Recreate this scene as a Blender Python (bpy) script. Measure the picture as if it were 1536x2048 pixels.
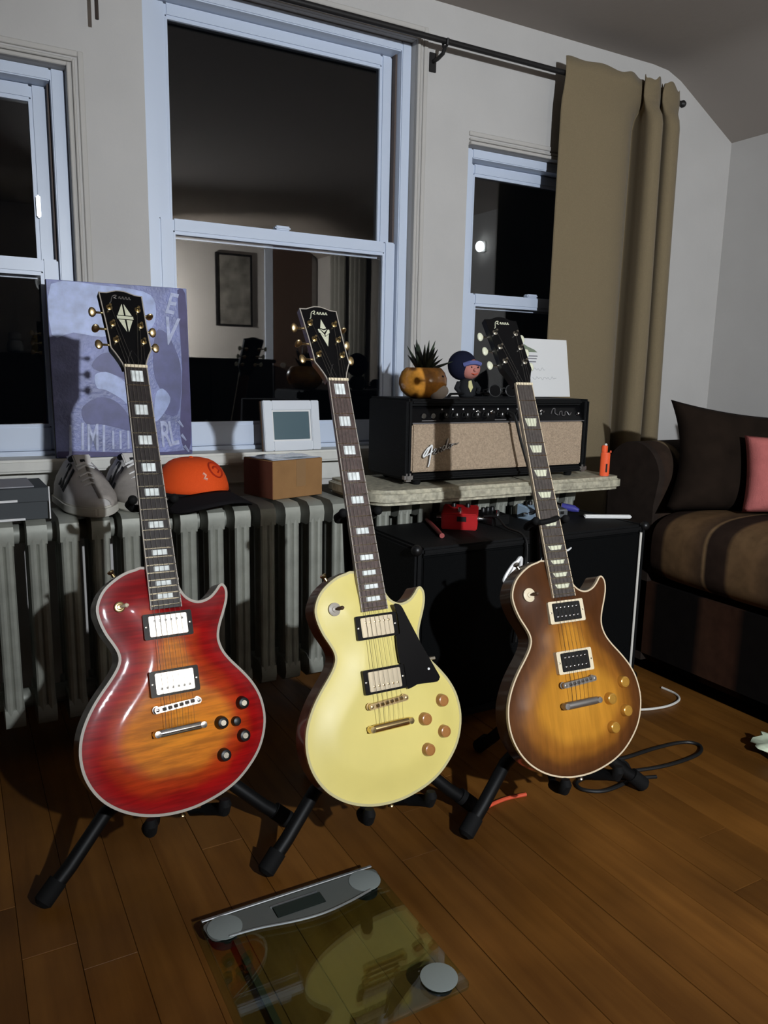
import bpy, bmesh, math, random
import numpy as np
from mathutils import Vector, Matrix, Euler
from mathutils.geometry import delaunay_2d_cdt

random.seed(7)
for o in list(bpy.data.objects): bpy.data.objects.remove(o)
SC = bpy.context.scene
COL = SC.collection
R = math.radians

# ------------------------------------------------------------------ camera
H_CAM, YAW, PITCH, ROLL, F_PX = 0.92, R(29.1), R(10.35), R(1.17), 1545.0
fw = Vector((math.sin(YAW)*math.cos(PITCH), math.cos(YAW)*math.cos(PITCH), -math.sin(PITCH)))
rt = Vector((math.cos(YAW), -math.sin(YAW), 0)); up = rt.cross(fw)
rt, up = math.cos(ROLL)*rt+math.sin(ROLL)*up, -math.sin(ROLL)*rt+math.cos(ROLL)*up
cd = bpy.data.cameras.new('camera'); cam = bpy.data.objects.new('camera', cd); COL.objects.link(cam)
cd.sensor_fit = 'VERTICAL'; cd.sensor_height = 36; cd.lens = 36*F_PX/2048; cd.clip_start = .02
cam.matrix_world = Matrix(((rt.x, up.x, -fw.x, 0), (rt.y, up.y, -fw.y, 0), (rt.z, up.z, -fw.z, H_CAM), (0, 0, 0, 1)))
SC.camera = cam
# ------------------------------------------------------------------ world (night outside) and exposure
w = bpy.data.worlds.new('night'); SC.world = w; w.use_nodes = True
w.node_tree.nodes['Background'].inputs[0].default_value = (.004, .006, .010, 1)
w.node_tree.nodes['Background'].inputs[1].default_value = .12
SC.view_settings.view_transform = 'Standard'; SC.view_settings.look = 'None'
SC.view_settings.exposure = -0.16; SC.view_settings.gamma = 1.0; SC.view_settings.use_curve_mapping = False
LAMP_POS = (.60, -1.25, 1.45)
def spot(name, pos, aim, watts, col, ang, blend, rad):
    l = bpy.data.lights.new(name, 'SPOT'); l.energy = watts; l.color = col; l.spot_size = R(ang); l.spot_blend = blend; l.shadow_soft_size = rad
    o = bpy.data.objects.new(name, l); COL.objects.link(o); o.location = pos
    o.rotation_euler = (Vector(aim)-Vector(pos)).to_track_quat('-Z', 'Y').to_euler(); return o
spot('work_lamp_light', (LAMP_POS[0], LAMP_POS[1]+.05, LAMP_POS[2]), (1.95, 2.2, .78), 345, (.93, .985, 1.05), 104, 1.0, .026)
WARM = (1.12, -1.28, 1.32)
spot('added_wall_fill', WARM, (1.75, -1.7, 1.30), 230, (1., .96, .90), 125, .6, .04)  # added light: brightens the rear wall for pane reflections and soft fill

# ------------------------------------------------------------------ room constants (camera stands at x=0, y=0)
YW = 2.2            # inner face of the window wall
XR, XL, YB = 2.76, -3.0, -1.7
ZC = 2.03

# ------------------------------------------------------------------ materials
MATS = {}
def nt(name):
    m = bpy.data.materials.new(name); m.use_nodes = True
    n = m.node_tree.nodes; l = m.node_tree.links
    return m, n, l, n['Principled BSDF']
def mat(name, col, rough=.5, metal=0., noise=0., nscale=40., bump=0., bscale=200., coat=0., sheen=0., spec=None, alpha=None, emit=0.):
    if name in MATS: return MATS[name]
    if spec is None: spec = .08 if rough >= .85 else (.2 if rough >= .6 else .4)
    m, n, l, p = nt(name)
    p.inputs['Base Color'].default_value = (*col, 1); p.inputs['Roughness'].default_value = rough
    p.inputs['Metallic'].default_value = metal; p.inputs['Coat Weight'].default_value = coat
    p.inputs['Coat Roughness'].default_value = .08; p.inputs['Specular IOR Level'].default_value = spec
    p.inputs['Sheen Weight'].default_value = sheen
    tc = n.new('ShaderNodeTexCoord')
    if noise:
        t = n.new('ShaderNodeTexNoise'); t.inputs['Scale'].default_value = nscale; t.inputs['Detail'].default_value = 6
        l.new(tc.outputs['Object'], t.inputs['Vector'])
        r = n.new('ShaderNodeValToRGB'); r.color_ramp.elements[0].position = .3; r.color_ramp.elements[1].position = .7
        r.color_ramp.elements[0].color = (*[max(0, c*(1-noise)) for c in col], 1)
        r.color_ramp.elements[1].color = (*[min(1, c*(1+noise)) for c in col], 1)
        l.new(t.outputs['Fac'], r.inputs['Fac']); l.new(r.outputs['Color'], p.inputs['Base Color'])
    if bump:
        t2 = n.new('ShaderNodeTexNoise'); t2.inputs['Scale'].default_value = bscale; t2.inputs['Detail'].default_value = 4
        l.new(tc.outputs['Object'], t2.inputs['Vector'])
        b = n.new('ShaderNodeBump'); b.inputs['Strength'].default_value = bump; b.inputs['Distance'].default_value = .004
        l.new(t2.outputs['Fac'], b.inputs['Height']); l.new(b.outputs['Normal'], p.inputs['Normal'])
    if emit:
        p.inputs['Emission Color'].default_value = (*col, 1); p.inputs['Emission Strength'].default_value = emit
    MATS[name] = m; return m

def ramp_attr(name, attr, stops, rough=.25, coat=.6, wave=None, fig=None, spec=.12):
    """paint whose colour follows a stored per-vertex distance to the body edge (a sunburst), with wood figure"""
    m, n, l, p = nt(name)
    a = n.new('ShaderNodeAttribute'); a.attribute_name = attr
    tc = n.new('ShaderNodeTexCoord')
    ns = n.new('ShaderNodeTexNoise'); ns.inputs['Scale'].default_value = 14; l.new(tc.outputs['Object'], ns.inputs['Vector'])
    ad = n.new('ShaderNodeMath'); ad.operation = 'MULTIPLY_ADD'; ad.inputs[1].default_value = .22; ad.inputs[2].default_value = -.11
    l.new(ns.outputs['Fac'], ad.inputs[0])
    sm = n.new('ShaderNodeMath'); sm.operation = 'ADD'; l.new(a.outputs['Fac'], sm.inputs[0]); l.new(ad.outputs[0], sm.inputs[1])
    r = n.new('ShaderNodeValToRGB'); r.color_ramp.interpolation = 'EASE'
    els = r.color_ramp.elements
    while len(els) < len(stops): els.new(.5)
    for e, (pos, c) in zip(els, stops): e.position = pos; e.color = (*c, 1)
    l.new(sm.outputs[0], r.inputs['Fac'])
    out = r.outputs['Color']
    if fig:
        sc, strength, rot = fig
        mp = n.new('ShaderNodeMapping'); mp.inputs['Rotation'].default_value = (0, 0, rot); mp.inputs['Scale'].default_value = sc
        l.new(tc.outputs['Object'], mp.inputs['Vector'])
        f = n.new('ShaderNodeTexNoise'); f.inputs['Scale'].default_value = 1; f.inputs['Detail'].default_value = 5; f.inputs['Roughness'].default_value = .62
        l.new(mp.outputs['Vector'], f.inputs['Vector'])
        rr = n.new('ShaderNodeValToRGB'); rr.color_ramp.elements[0].position = .38; rr.color_ramp.elements[1].position = .62
        rr.color_ramp.elements[0].color = (1-strength, 1-strength, 1-strength, 1); rr.color_ramp.elements[1].color = (1.0, 1.0, 1.0, 1)
        l.new(f.outputs['Fac'], rr.inputs['Fac'])
        mx = n.new('ShaderNodeMix'); mx.data_type = 'RGBA'; mx.blend_type = 'MULTIPLY'; mx.inputs['Factor'].default_value = 1
        l.new(out, mx.inputs['A']); l.new(rr.outputs['Color'], mx.inputs['B']); out = mx.outputs['Result']
    l.new(out, p.inputs['Base Color'])
    p.inputs['Roughness'].default_value = rough; p.inputs['Coat Weight'].default_value = coat; p.inputs['Coat Roughness'].default_value = .1
    p.inputs['Specular IOR Level'].default_value = spec
    MATS[name] = m; return m

def glass_mat(name, ior=1.5, tint=(1, 1, 1), rough=0.):
    m = bpy.data.materials.new(name); m.use_nodes = True
    n = m.node_tree.nodes; l = m.node_tree.links; n.remove(n['Principled BSDF'])
    o = n['Material Output']
    fr = n.new('ShaderNodeFresnel'); ge = n.new('ShaderNodeNewGeometry'); mr = n.new('ShaderNodeMapRange')
    mr.inputs['To Min'].default_value = ior; mr.inputs['To Max'].default_value = 1/ior
    l.new(ge.outputs['Backfacing'], mr.inputs['Value']); l.new(mr.outputs[0], fr.inputs['IOR'])
    tr = n.new('ShaderNodeBsdfTransparent'); tr.inputs['Color'].default_value = (*tint, 1)
    gl = n.new('ShaderNodeBsdfGlossy'); gl.inputs['Roughness'].default_value = rough
    mx = n.new('ShaderNodeMixShader')
    l.new(fr.outputs[0], mx.inputs[0]); l.new(tr.outputs[0], mx.inputs[1]); l.new(gl.outputs[0], mx.inputs[2])
    l.new(mx.outputs[0], o.inputs['Surface'])
    MATS[name] = m; return m

def wood_floor():
    m, n, l, p = nt('oak_boards')
    tc = n.new('ShaderNodeTexCoord'); oi = n.new('ShaderNodeObjectInfo')
    mp = n.new('ShaderNodeMapping'); mp.inputs['Scale'].default_value = (34, 2.2, 10)
    l.new(tc.outputs['Object'], mp.inputs['Vector'])
    ofs = n.new('ShaderNodeVectorMath'); ofs.operation = 'ADD'
    cmb = n.new('ShaderNodeMath'); cmb.operation = 'MULTIPLY'; cmb.inputs[1].default_value = 50
    l.new(oi.outputs['Random'], cmb.inputs[0]); l.new(mp.outputs['Vector'], ofs.inputs[0]); l.new(cmb.outputs[0], ofs.inputs[1])
    t = n.new('ShaderNodeTexNoise'); t.inputs['Scale'].default_value = 1.; t.inputs['Detail'].default_value = 7; t.inputs['Roughness'].default_value = .6
    l.new(ofs.outputs[0], t.inputs['Vector'])
    r = n.new('ShaderNodeValToRGB'); r.color_ramp.elements[0].position = .25; r.color_ramp.elements[1].position = .75
    r.color_ramp.elements[0].color = (.105, .038, .006, 1); r.color_ramp.elements[1].color = (.185, .076, .014, 1)
    l.new(t.outputs['Fac'], r.inputs['Fac'])
    mr = n.new('ShaderNodeMapRange'); mr.inputs['To Min'].default_value = .82; mr.inputs['To Max'].default_value = 1.14
    l.new(oi.outputs['Random'], mr.inputs['Value'])
    mx = n.new('ShaderNodeMix'); mx.data_type = 'RGBA'; mx.blend_type = 'MULTIPLY'; mx.inputs['Factor'].default_value = 1
    l.new(r.outputs['Color'], mx.inputs['A']); l.new(mr.outputs[0], mx.inputs['B'])
    wn = n.new('ShaderNodeTexNoise'); wn.inputs['Scale'].default_value = 3.2; wn.inputs['Detail'].default_value = 5
    wp = n.new('ShaderNodeNewGeometry'); l.new(wp.outputs['Position'], wn.inputs['Vector'])
    wr = n.new('ShaderNodeMapRange'); wr.inputs['From Min'].default_value = .3; wr.inputs['From Max'].default_value = .7; wr.inputs['To Min'].default_value = .62; wr.inputs['To Max'].default_value = 1.22
    l.new(wn.outputs['Fac'], wr.inputs['Value'])
    m2 = n.new('ShaderNodeMix'); m2.data_type = 'RGBA'; m2.blend_type = 'MULTIPLY'; m2.inputs['Factor'].default_value = 1
    l.new(mx.outputs['Result'], m2.inputs['A']); l.new(wr.outputs[0], m2.inputs['B']); mx = m2
    l.new(mx.outputs['Result'], p.inputs['Base Color'])
    t3 = n.new('ShaderNodeTexNoise'); t3.inputs['Scale'].default_value = 5; l.new(tc.outputs['Object'], t3.inputs['Vector'])
    m3 = n.new('ShaderNodeMapRange'); m3.inputs['To Min'].default_value = .32; m3.inputs['To Max'].default_value = .55
    l.new(t3.outputs['Fac'], m3.inputs['Value']); l.new(m3.outputs[0], p.inputs['Roughness'])
    p.inputs['Specular IOR Level'].default_value = .22
    MATS['oak_boards'] = m; return m

def stripe_mat(name, axis, freq, cols, rough=.9, warp=.0, sheen=.0):
    """woven stripes: colour bands along one object axis"""
    m, n, l, p = nt(name)
    tc = n.new('ShaderNodeTexCoord'); sp = n.new('ShaderNodeSeparateXYZ'); l.new(tc.outputs['Object'], sp.inputs[0])
    mu = n.new('ShaderNodeMath'); mu.operation = 'MULTIPLY'; mu.inputs[1].default_value = freq; l.new(sp.outputs[axis], mu.inputs[0])
    fr = n.new('ShaderNodeMath'); fr.operation = 'FRACT'; l.new(mu.outputs[0], fr.inputs[0])
    r = n.new('ShaderNodeValToRGB'); r.color_ramp.interpolation = 'LINEAR'
    els = r.color_ramp.elements
    while len(els) < len(cols): els.new(.5)
    for e, (pos, c) in zip(els, cols): e.position = pos; e.color = (*c, 1)
    l.new(fr.outputs[0], r.inputs['Fac'])
    ns = n.new('ShaderNodeTexNoise'); ns.inputs['Scale'].default_value = 30; ns.inputs['Detail'].default_value = 5; l.new(tc.outputs['Object'], ns.inputs['Vector'])
    mr = n.new('ShaderNodeMapRange'); mr.inputs['To Min'].default_value = .55; mr.inputs['To Max'].default_value = 1.45; l.new(ns.outputs['Fac'], mr.inputs['Value'])
    mx = n.new('ShaderNodeMix'); mx.data_type = 'RGBA'; mx.blend_type = 'MULTIPLY'; mx.inputs['Factor'].default_value = 1
    l.new(r.outputs['Color'], mx.inputs['A']); l.new(mr.outputs[0], mx.inputs['B']); l.new(mx.outputs['Result'], p.inputs['Base Color'])
    p.inputs['Roughness'].default_value = rough; p.inputs['Sheen Weight'].default_value = 0; p.inputs['Specular IOR Level'].default_value = .06
    MATS[name] = m; return m

# ------------------------------------------------------------------ geometry helpers
class G:
    def __init__(s): s.v = []; s.f = []
    def add(s, vs, fs):
        k = len(s.v); s.v += [tuple(v) for v in vs]; s.f += [tuple(i+k for i in f) for f in fs]; return s
    def box(s, x0, x1, y0, y1, z0, z1):
        return s.add([(x0,y0,z0),(x1,y0,z0),(x1,y1,z0),(x0,y1,z0),(x0,y0,z1),(x1,y0,z1),(x1,y1,z1),(x0,y1,z1)],
                     [(0,3,2,1),(4,5,6,7),(0,1,5,4),(1,2,6,5),(2,3,7,6),(3,0,4,7)])
    def cyl(s, p0, p1, r0, r1=None, n=16):
        return s.tube([p0, p1], [r0, r0 if r1 is None else r1], n)
    def tube(s, path, r, n=8, cap=True, flat=1.):
        P = [Vector(p) for p in path]; m = len(P)
        rr = r if isinstance(r, (list, tuple)) else [r]*m
        t0 = (P[1]-P[0]).normalized()
        a = Vector((0, 0, 1)) if abs(t0.z) < .9 else Vector((1, 0, 0))
        u = t0.cross(a).normalized()
        vs = []
        for i in range(m):
            t = ((P[min(i+1, m-1)]-P[i-1 if i else 0])).normalized()
            u = (u - t*u.dot(t)).normalized(); q = t.cross(u)
            for k in range(n):
                an = 2*math.pi*k/n; vs.append(P[i]+rr[i]*(math.cos(an)*u+flat*math.sin(an)*q))
        fs = [(i*n+k, i*n+(k+1) % n, (i+1)*n+(k+1) % n, (i+1)*n+k) for i in range(m-1) for k in range(n)]
        if cap: fs += [tuple(range(n-1, -1, -1)), tuple((m-1)*n+k for k in range(n))]
        return s.add(vs, fs)
    def lathe(s, prof, n=24, c=(0, 0, 0), ax='z'):
        vs = []; m = len(prof)
        for r, h in prof:
            for k in range(n):
                a = 2*math.pi*k/n; x, y = r*math.cos(a), r*math.sin(a)
                vs.append({'z': (c[0]+x, c[1]+y, c[2]+h), 'y': (c[0]+x, c[1]+h, c[2]-y), 'x': (c[0]+h, c[1]+x, c[2]+y)}[ax])
        fs = [(i*n+k, i*n+(k+1) % n, (i+1)*n+(k+1) % n, (i+1)*n+k) for i in range(m-1) for k in range(n)]
        fs += [tuple(range(n-1, -1, -1)), tuple((m-1)*n+k for k in range(n))]
        return s.add(vs, fs)
    def prism(s, pts, z0, z1):
        n = len(pts)
        vs = [(x, y, z0) for x, y in pts]+[(x, y, z1) for x, y in pts]
        return s.add(vs, [tuple(range(n-1, -1, -1)), tuple(range(n, 2*n))]+[(i, (i+1) % n, n+(i+1) % n, n+i) for i in range(n)])
    def ring(s, outer, inner, z0, z1):
        n = len(outer)
        vs = [(x, y, z0) for x, y in outer]+[(x, y, z1) for x, y in outer]+[(x, y, z1) for x, y in inner]+[(x, y, z0) for x, y in inner]
        fs = []
        for i in range(n):
            j = (i+1) % n
            fs += [(i, j, n+j, n+i), (n+i, n+j, 2*n+j, 2*n+i), (2*n+i, 2*n+j, 3*n+j, 3*n+i), (3*n+i, 3*n+j, j, i)]
        return s.add(vs, fs)
    def sphere(s, c, r, n=16, m=10, sc=(1, 1, 1)):
        vs = [(c[0], c[1], c[2]-r*sc[2])]
        for i in range(1, m):
            t = math.pi*i/m
            for k in range(n):
                a = 2*math.pi*k/n
                vs.append((c[0]+r*sc[0]*math.sin(t)*math.cos(a), c[1]+r*sc[1]*math.sin(t)*math.sin(a), c[2]-r*sc[2]*math.cos(t)))
        vs.append((c[0], c[1], c[2]+r*sc[2])); last = len(vs)-1
        fs = [(0, 1+(k+1) % n, 1+k) for k in range(n)]
        for i in range(m-2):
            fs += [(1+i*n+k, 1+i*n+(k+1) % n, 1+(i+1)*n+(k+1) % n, 1+(i+1)*n+k) for k in range(n)]
        fs += [(1+(m-2)*n+k, 1+(m-2)*n+(k+1) % n, last) for k in range(n)]
        return s.add(vs, fs)
    def grid(s, fn, nu, nv, closed_u=False):
        vs = [fn(i/(nu if closed_u else nu-1), j/(nv-1)) for j in range(nv) for i in range(nu)]
        fs = []
        for j in range(nv-1):
            for i in range(nu if closed_u else nu-1):
                fs.append((j*nu+i, j*nu+(i+1) % nu, (j+1)*nu+(i+1) % nu, (j+1)*nu+i))
        return s.add(vs, fs)
    def xf(s, M):
        s.v = [tuple(M @ Vector(v)) for v in s.v]; return s

def obj(name, g, m, parent=None, smooth=0, bevel=0., seg=2, kind=None, loc=None, rot=None, solid=0., subsurf=0):
    me = bpy.data.meshes.new(name); me.from_pydata(g.v, [], g.f); me.validate(); me.update()
    bm = bmesh.new(); bm.from_mesh(me)
    bmesh.ops.recalc_face_normals(bm, faces=bm.faces)
    if bevel:
        ed = [e for e in bm.edges if len(e.link_faces) == 2 and e.calc_face_angle(0) > R(35)]
        bmesh.ops.bevel(bm, geom=ed, offset=bevel, segments=seg, affect='EDGES', clamp_overlap=True)
    for e in bm.edges:
        e.smooth = not (len(e.link_faces) == 2 and e.calc_face_angle(0) > R(smooth or 35))
    for f in bm.faces: f.smooth = True
    bm.to_mesh(me); bm.free()
    me.materials.append(MATS[m] if isinstance(m, str) else m)
    o = bpy.data.objects.new(name, me); COL.objects.link(o)
    if parent: o.parent = parent
    if loc: o.location = loc
    if rot: o.rotation_euler = rot
    if kind: o['kind'] = kind
    if solid:
        md = o.modifiers.new('thickness', 'SOLIDIFY'); md.thickness = solid; md.offset = 0
    if subsurf:
        md = o.modifiers.new('smooth', 'SUBSURF'); md.levels = subsurf; md.render_levels = subsurf
    return o
def thing(name, label, cat, loc=(0, 0, 0), rz=0., group=None, M=None):
    e = bpy.data.objects.new(name, None); COL.objects.link(e); e.empty_display_size = .05
    if M is not None: e.matrix_world = M
    else: e.location = loc; e.rotation_euler = (0, 0, rz)
    e['label'] = label; e['category'] = cat
    if group: e['group'] = group
    return e
def tag(o, label, cat, group=None):
    o['label'] = label; o['category'] = cat
    if group: o['group'] = group
    return o
def struct(name, g, m, **k):
    par = k.get('parent'); o = obj(name, g, m, **k)
    if not par: o['kind'] = 'structure'
    return o
def dup(o, name=None, parent=None, loc=None, rot=None):
    c = o.copy(); COL.objects.link(c)
    if parent is not None: c.parent = parent
    if loc is not None: c.location = loc
    if rot is not None: c.rotation_euler = rot
    return c
def catmull(pts, n=4, closed=True):
    out = []; N = len(pts)
    for i in range(N if closed else N-1):
        p = [np.array(pts[(i+k) % N] if closed else pts[min(max(i+k, 0), N-1)], float) for k in (-1, 0, 1, 2)]
        for j in range(n):
            t = j/n
            out.append(tuple(.5*((2*p[1])+(-p[0]+p[2])*t+(2*p[0]-5*p[1]+4*p[2]-p[3])*t*t+(-p[0]+3*p[1]-3*p[2]+p[3])*t**3)))
    if not closed: out.append(tuple(float(c) for c in pts[-1]))
    return out
def inset(pts, d):
    P = np.array(pts, float); n = len(P)
    a = sum(P[i][0]*P[(i+1) % n][1]-P[(i+1) % n][0]*P[i][1] for i in range(n)); sg = 1 if a > 0 else -1
    out = []
    for i in range(n):
        t1 = P[i]-P[i-1]; t2 = P[(i+1) % n]-P[i]
        t1 /= np.linalg.norm(t1)+1e-12; t2 /= np.linalg.norm(t2)+1e-12
        n1 = np.array([-t1[1], t1[0]])*sg; n2 = np.array([-t2[1], t2[0]])*sg
        b = n1+n2; b /= np.linalg.norm(b)+1e-12; c = max(.35, float(b@n1))
        out.append(tuple(P[i]+b*d/c))
    return out
def text_g(s, size, shear=0., depth=.0006, sx=1., sy=1.):
    c = bpy.data.curves.new('t', 'FONT'); c.body = s; c.size = size; c.shear = shear; c.extrude = depth; c.offset = size*.018
    c.align_x = 'CENTER'; c.align_y = 'CENTER'; c.resolution_u = 3
    o = bpy.data.objects.new('t', c); COL.objects.link(o); bpy.context.view_layer.update()
    me = o.to_mesh(); g = G(); g.add([(v.co.x*sx, v.co.y*sy, v.co.z) for v in me.vertices], [tuple(p.vertices) for p in me.polygons])
    o.to_mesh_clear(); bpy.data.objects.remove(o); bpy.data.curves.remove(c); return g

# ------------------------------------------------------------------ palette
wood_floor()
mat('wall_paint', (.50, .485, .465), .85, noise=.03, nscale=6, bump=.12, bscale=60)
mat('ceiling_paint', (.33, .295, .265), .9, bump=.12, bscale=50)
mat('casing_paint', (.48, .46, .43), .6)
mat('vinyl_white', (.56, .63, .75), .38)
mat('track_brown', (.10, .075, .065), .6)
mat('sill_paint', (.62, .61, .56), .55, noise=.06, nscale=20)
glass_mat('window_glass', 1.75)
glass_mat('scale_glass', 1.45, (.80, .90, .84))
mat('black_plastic', (.006, .006, .006), .4)
mat('black_gloss', (.004, .004, .0045), .25, coat=.06, spec=.22)
mat('black_rubber', (.0035, .0035, .0035), .8)
mat('black_metal', (.0035, .0035, .0036), .5, spec=.2, metal=.0)
mat('tolex', (.0035, .0037, .004), .7, bump=.5, bscale=500)
mat('black_grille', (.0025, .0028, .003), .85, bump=.5, bscale=600)
mat('beige_grille', (.40, .305, .215), .9, noise=.22, nscale=260, bump=.5, bscale=500)
mat('chrome', (.80, .80, .80), .16, metal=1.)
mat('nickel', (.72, .68, .58), .26, metal=1.)
mat('gold', (.78, .60, .30), .25, metal=1.)
mat('old_gold', (.62, .46, .24), .34, metal=1.)
mat('dull_metal', (.33, .31, .29), .45, metal=.9)
mat('pearl', (.74, .78, .76), .22, noise=.18, nscale=70, coat=.5)
mat('aged_pearl', (.62, .62, .46), .35, noise=.10, nscale=70)
mat('cream_plastic', (.70, .60, .42), .4)
mat('white_plastic', (.78, .78, .76), .35)
mat('binding_white', (.36, .32, .27), .4)
mat('binding_cream', (.62, .50, .34), .4)
mat('binding_aged', (.50, .44, .22), .45)
mat('ebony', (.022, .017, .016), .33, noise=.3, nscale=120)
mat('rosewood', (.075, .050, .044), .45, noise=.35, nscale=160)
mat('rosewood_dark', (.060, .048, .042), .5, noise=.3, nscale=160)
mat('mahogany', (.16, .060, .022), .35, noise=.2, nscale=30, coat=.4)
mat('red_mahogany', (.13, .012, .010), .3, coat=.5)
mat('brown_mahogany', (.055, .022, .010), .3, coat=.5)
mat('string_steel', (.62, .60, .56), .3, metal=1.)
mat('amber_knob', (.36, .155, .045), .3, coat=.6)
mat('gold_knob', (.52, .27, .045), .22, metal=.35, coat=.8)
mat('wall_hook', (.05, .038, .032), .6)
mat('rod_black', (.012, .011, .011), .5)
mat('curtain_cloth', (.205, .160, .095), .95, noise=.05, nscale=300, bump=.3, bscale=700, sheen=.1)
mat('radiator_paint', (.27, .275, .235), .5, metal=.2, noise=.14, nscale=25)
mat('canvas_blue', (.155, .18, .38), .4, noise=.40, nscale=16, bump=.3, bscale=120)
mat('canvas_edge', (.03, .028, .03), .8)
mat('print_pale', (.30, .37, .62), .4, noise=.28, nscale=30)
mat('print_mid', (.070, .075, .21), .45, noise=.25, nscale=25)
mat('print_deep', (.045, .036, .13), .5, noise=.25, nscale=25)
mat('print_letter', (.38, .42, .60), .45, noise=.25, nscale=60)
mat('sneaker_white', (.56, .54, .52), .7, noise=.06, nscale=50)
mat('sneaker_suede', (.33, .30, .27), .9, noise=.08, nscale=80)
mat('sneaker_sole', (.55, .53, .47), .6)
mat('cap_orange', (.80, .085, .012), .8, bump=.2, bscale=500)
mat('cap_black', (.010, .009, .010), .85)
mat('cap_mark', (.85, .42, .30), .8)
mat('cap_line', (.42, .030, .008), .8)
mat('cardboard', (.27, .145, .060), .85, noise=.08, nscale=30)
mat('cardboard_dark', (.13, .045, .026), .85, noise=.08, nscale=30)
mat('clear_film', (.42, .45, .52), .2, noise=.25, nscale=18, coat=.6)
mat('shoebox_grey', (.062, .068, .072), .7)
mat('paper_white', (.72, .72, .71), .7)
mat('ink', (.20, .20, .22), .8)
mat('frame_white', (.66, .69, .73), .45)
mat('teal_print', (.085, .135, .155), .35)
mat('brown_wood', (.075, .040, .022), .6, noise=.2, nscale=30)
mat('stone', (.43, .40, .30), .5, noise=.38, nscale=70, bump=.3, bscale=150)
mat('orange_plastic', (.90, .125, .040), .3, coat=.3)
mat('pot_glaze', (.56, .24, .035), .25, noise=.35, nscale=45, coat=.6)
mat('pot_white', (.60, .55, .48), .4)
mat('succulent', (.030, .042, .026), .5, noise=.3, nscale=60)
mat('soil', (.03, .02, .014), .95)
mat('navy_cloth', (.010, .012, .028), .9)
mat('pink_face', (.50, .20, .165), .7)
mat('blue_band', (.12, .14, .34), .7)
mat('yellow_cloth', (.60, .56, .28), .7)
mat('dark_cloth', (.020, .021, .023), .9)
mat('dull_black', (.03, .03, .03), .4)
mat('grey_metal', (.22, .21, .21), .4, metal=.6)
mat('pedal_red', (.42, .012, .014), .38, noise=.12, nscale=30)
mat('pedal_blue', (.42, .55, .68), .4)
mat('blue_plastic', (.06, .06, .30), .4)
mat('red_rod', (.30, .055, .05), .5)
mat('logo_white', (.82, .82, .80), .25)
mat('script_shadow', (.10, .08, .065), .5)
mat('dark_shell', (.010, .010, .010), .6)
mat('cord_black', (.008, .008, .008), .5)
mat('cord_white', (.66, .64, .58), .45)
mat('cord_red', (.62, .085, .035), .5)
mat('brushed_silver', (.62, .66, .68), .3, metal=.9)
mat('scale_band', (.115, .125, .115), .5, metal=.2)
mat('electrode', (.20, .225, .215), .6)
mat('lcd', (.020, .028, .024), .15)
mat('pale_green', (.55, .62, .46), .85, noise=.15, nscale=60)
mat('pink_cotton', (.42, .125, .115), .9, noise=.08, nscale=40, bump=.3, bscale=300)
mat('dark_pillow', (.012, .0075, .005), .95, noise=.35, nscale=14)
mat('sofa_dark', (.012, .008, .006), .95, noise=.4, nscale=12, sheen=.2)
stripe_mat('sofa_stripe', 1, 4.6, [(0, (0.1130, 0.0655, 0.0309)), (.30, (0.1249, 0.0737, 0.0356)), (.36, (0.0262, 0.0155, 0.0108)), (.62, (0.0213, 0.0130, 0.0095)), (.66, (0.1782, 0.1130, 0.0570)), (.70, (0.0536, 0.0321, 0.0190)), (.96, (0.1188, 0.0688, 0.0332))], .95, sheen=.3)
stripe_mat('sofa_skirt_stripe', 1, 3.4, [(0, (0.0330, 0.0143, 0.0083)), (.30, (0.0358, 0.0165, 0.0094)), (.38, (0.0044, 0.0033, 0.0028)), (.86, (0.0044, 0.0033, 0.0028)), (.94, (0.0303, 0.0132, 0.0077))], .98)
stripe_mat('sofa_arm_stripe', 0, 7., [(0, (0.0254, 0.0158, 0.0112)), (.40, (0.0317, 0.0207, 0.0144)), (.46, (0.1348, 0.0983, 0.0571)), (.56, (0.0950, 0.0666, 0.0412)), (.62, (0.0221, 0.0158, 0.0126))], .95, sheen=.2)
mat('door_brown', (.10, .062, .045), .5)
mat('drape_grey', (.34, .34, .31), .9)
mat('dark_furniture', (.012, .011, .011), .5)
mat('art_grey', (.20, .19, .17), .7, noise=.45, nscale=9)
mat('jar_white', (.50, .55, .60), .3)
mat('bottle_yellow', (.50, .38, .08), .3)
mat('red_can', (.30, .030, .022), .4)

# =================================================================== the room
SLOPE_X, SLOPE_Z = 2.40, 1.832
# floor: dark subfloor and single boards running towards the window wall
fl = struct('floor', G().box(XL-.1, XR+.1, YB-.1, YW+.1, -.05, -.018), mat('subfloor', (.02, .010, .006), .9))
BW = .082; nb = 0; x = XL
while x < XR:
    y = YB-random.uniform(0, 1.2)
    while y < YW:
        L = random.choice((1.5, 1.9, 2.3)); y0, y1 = max(y, YB), min(y+L, YW)
        if y1-y0 > .05:
            dz = random.uniform(-.0006, .0004)
            obj('floor_board', G().box(0, min(BW, XR-x)-.0007, 0, y1-y0-.0008, -.017, 0), 'oak_boards', fl, bevel=.0006, seg=1, loc=(x, y0, dz))
            nb += 1
        y += L
    x += BW

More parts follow.
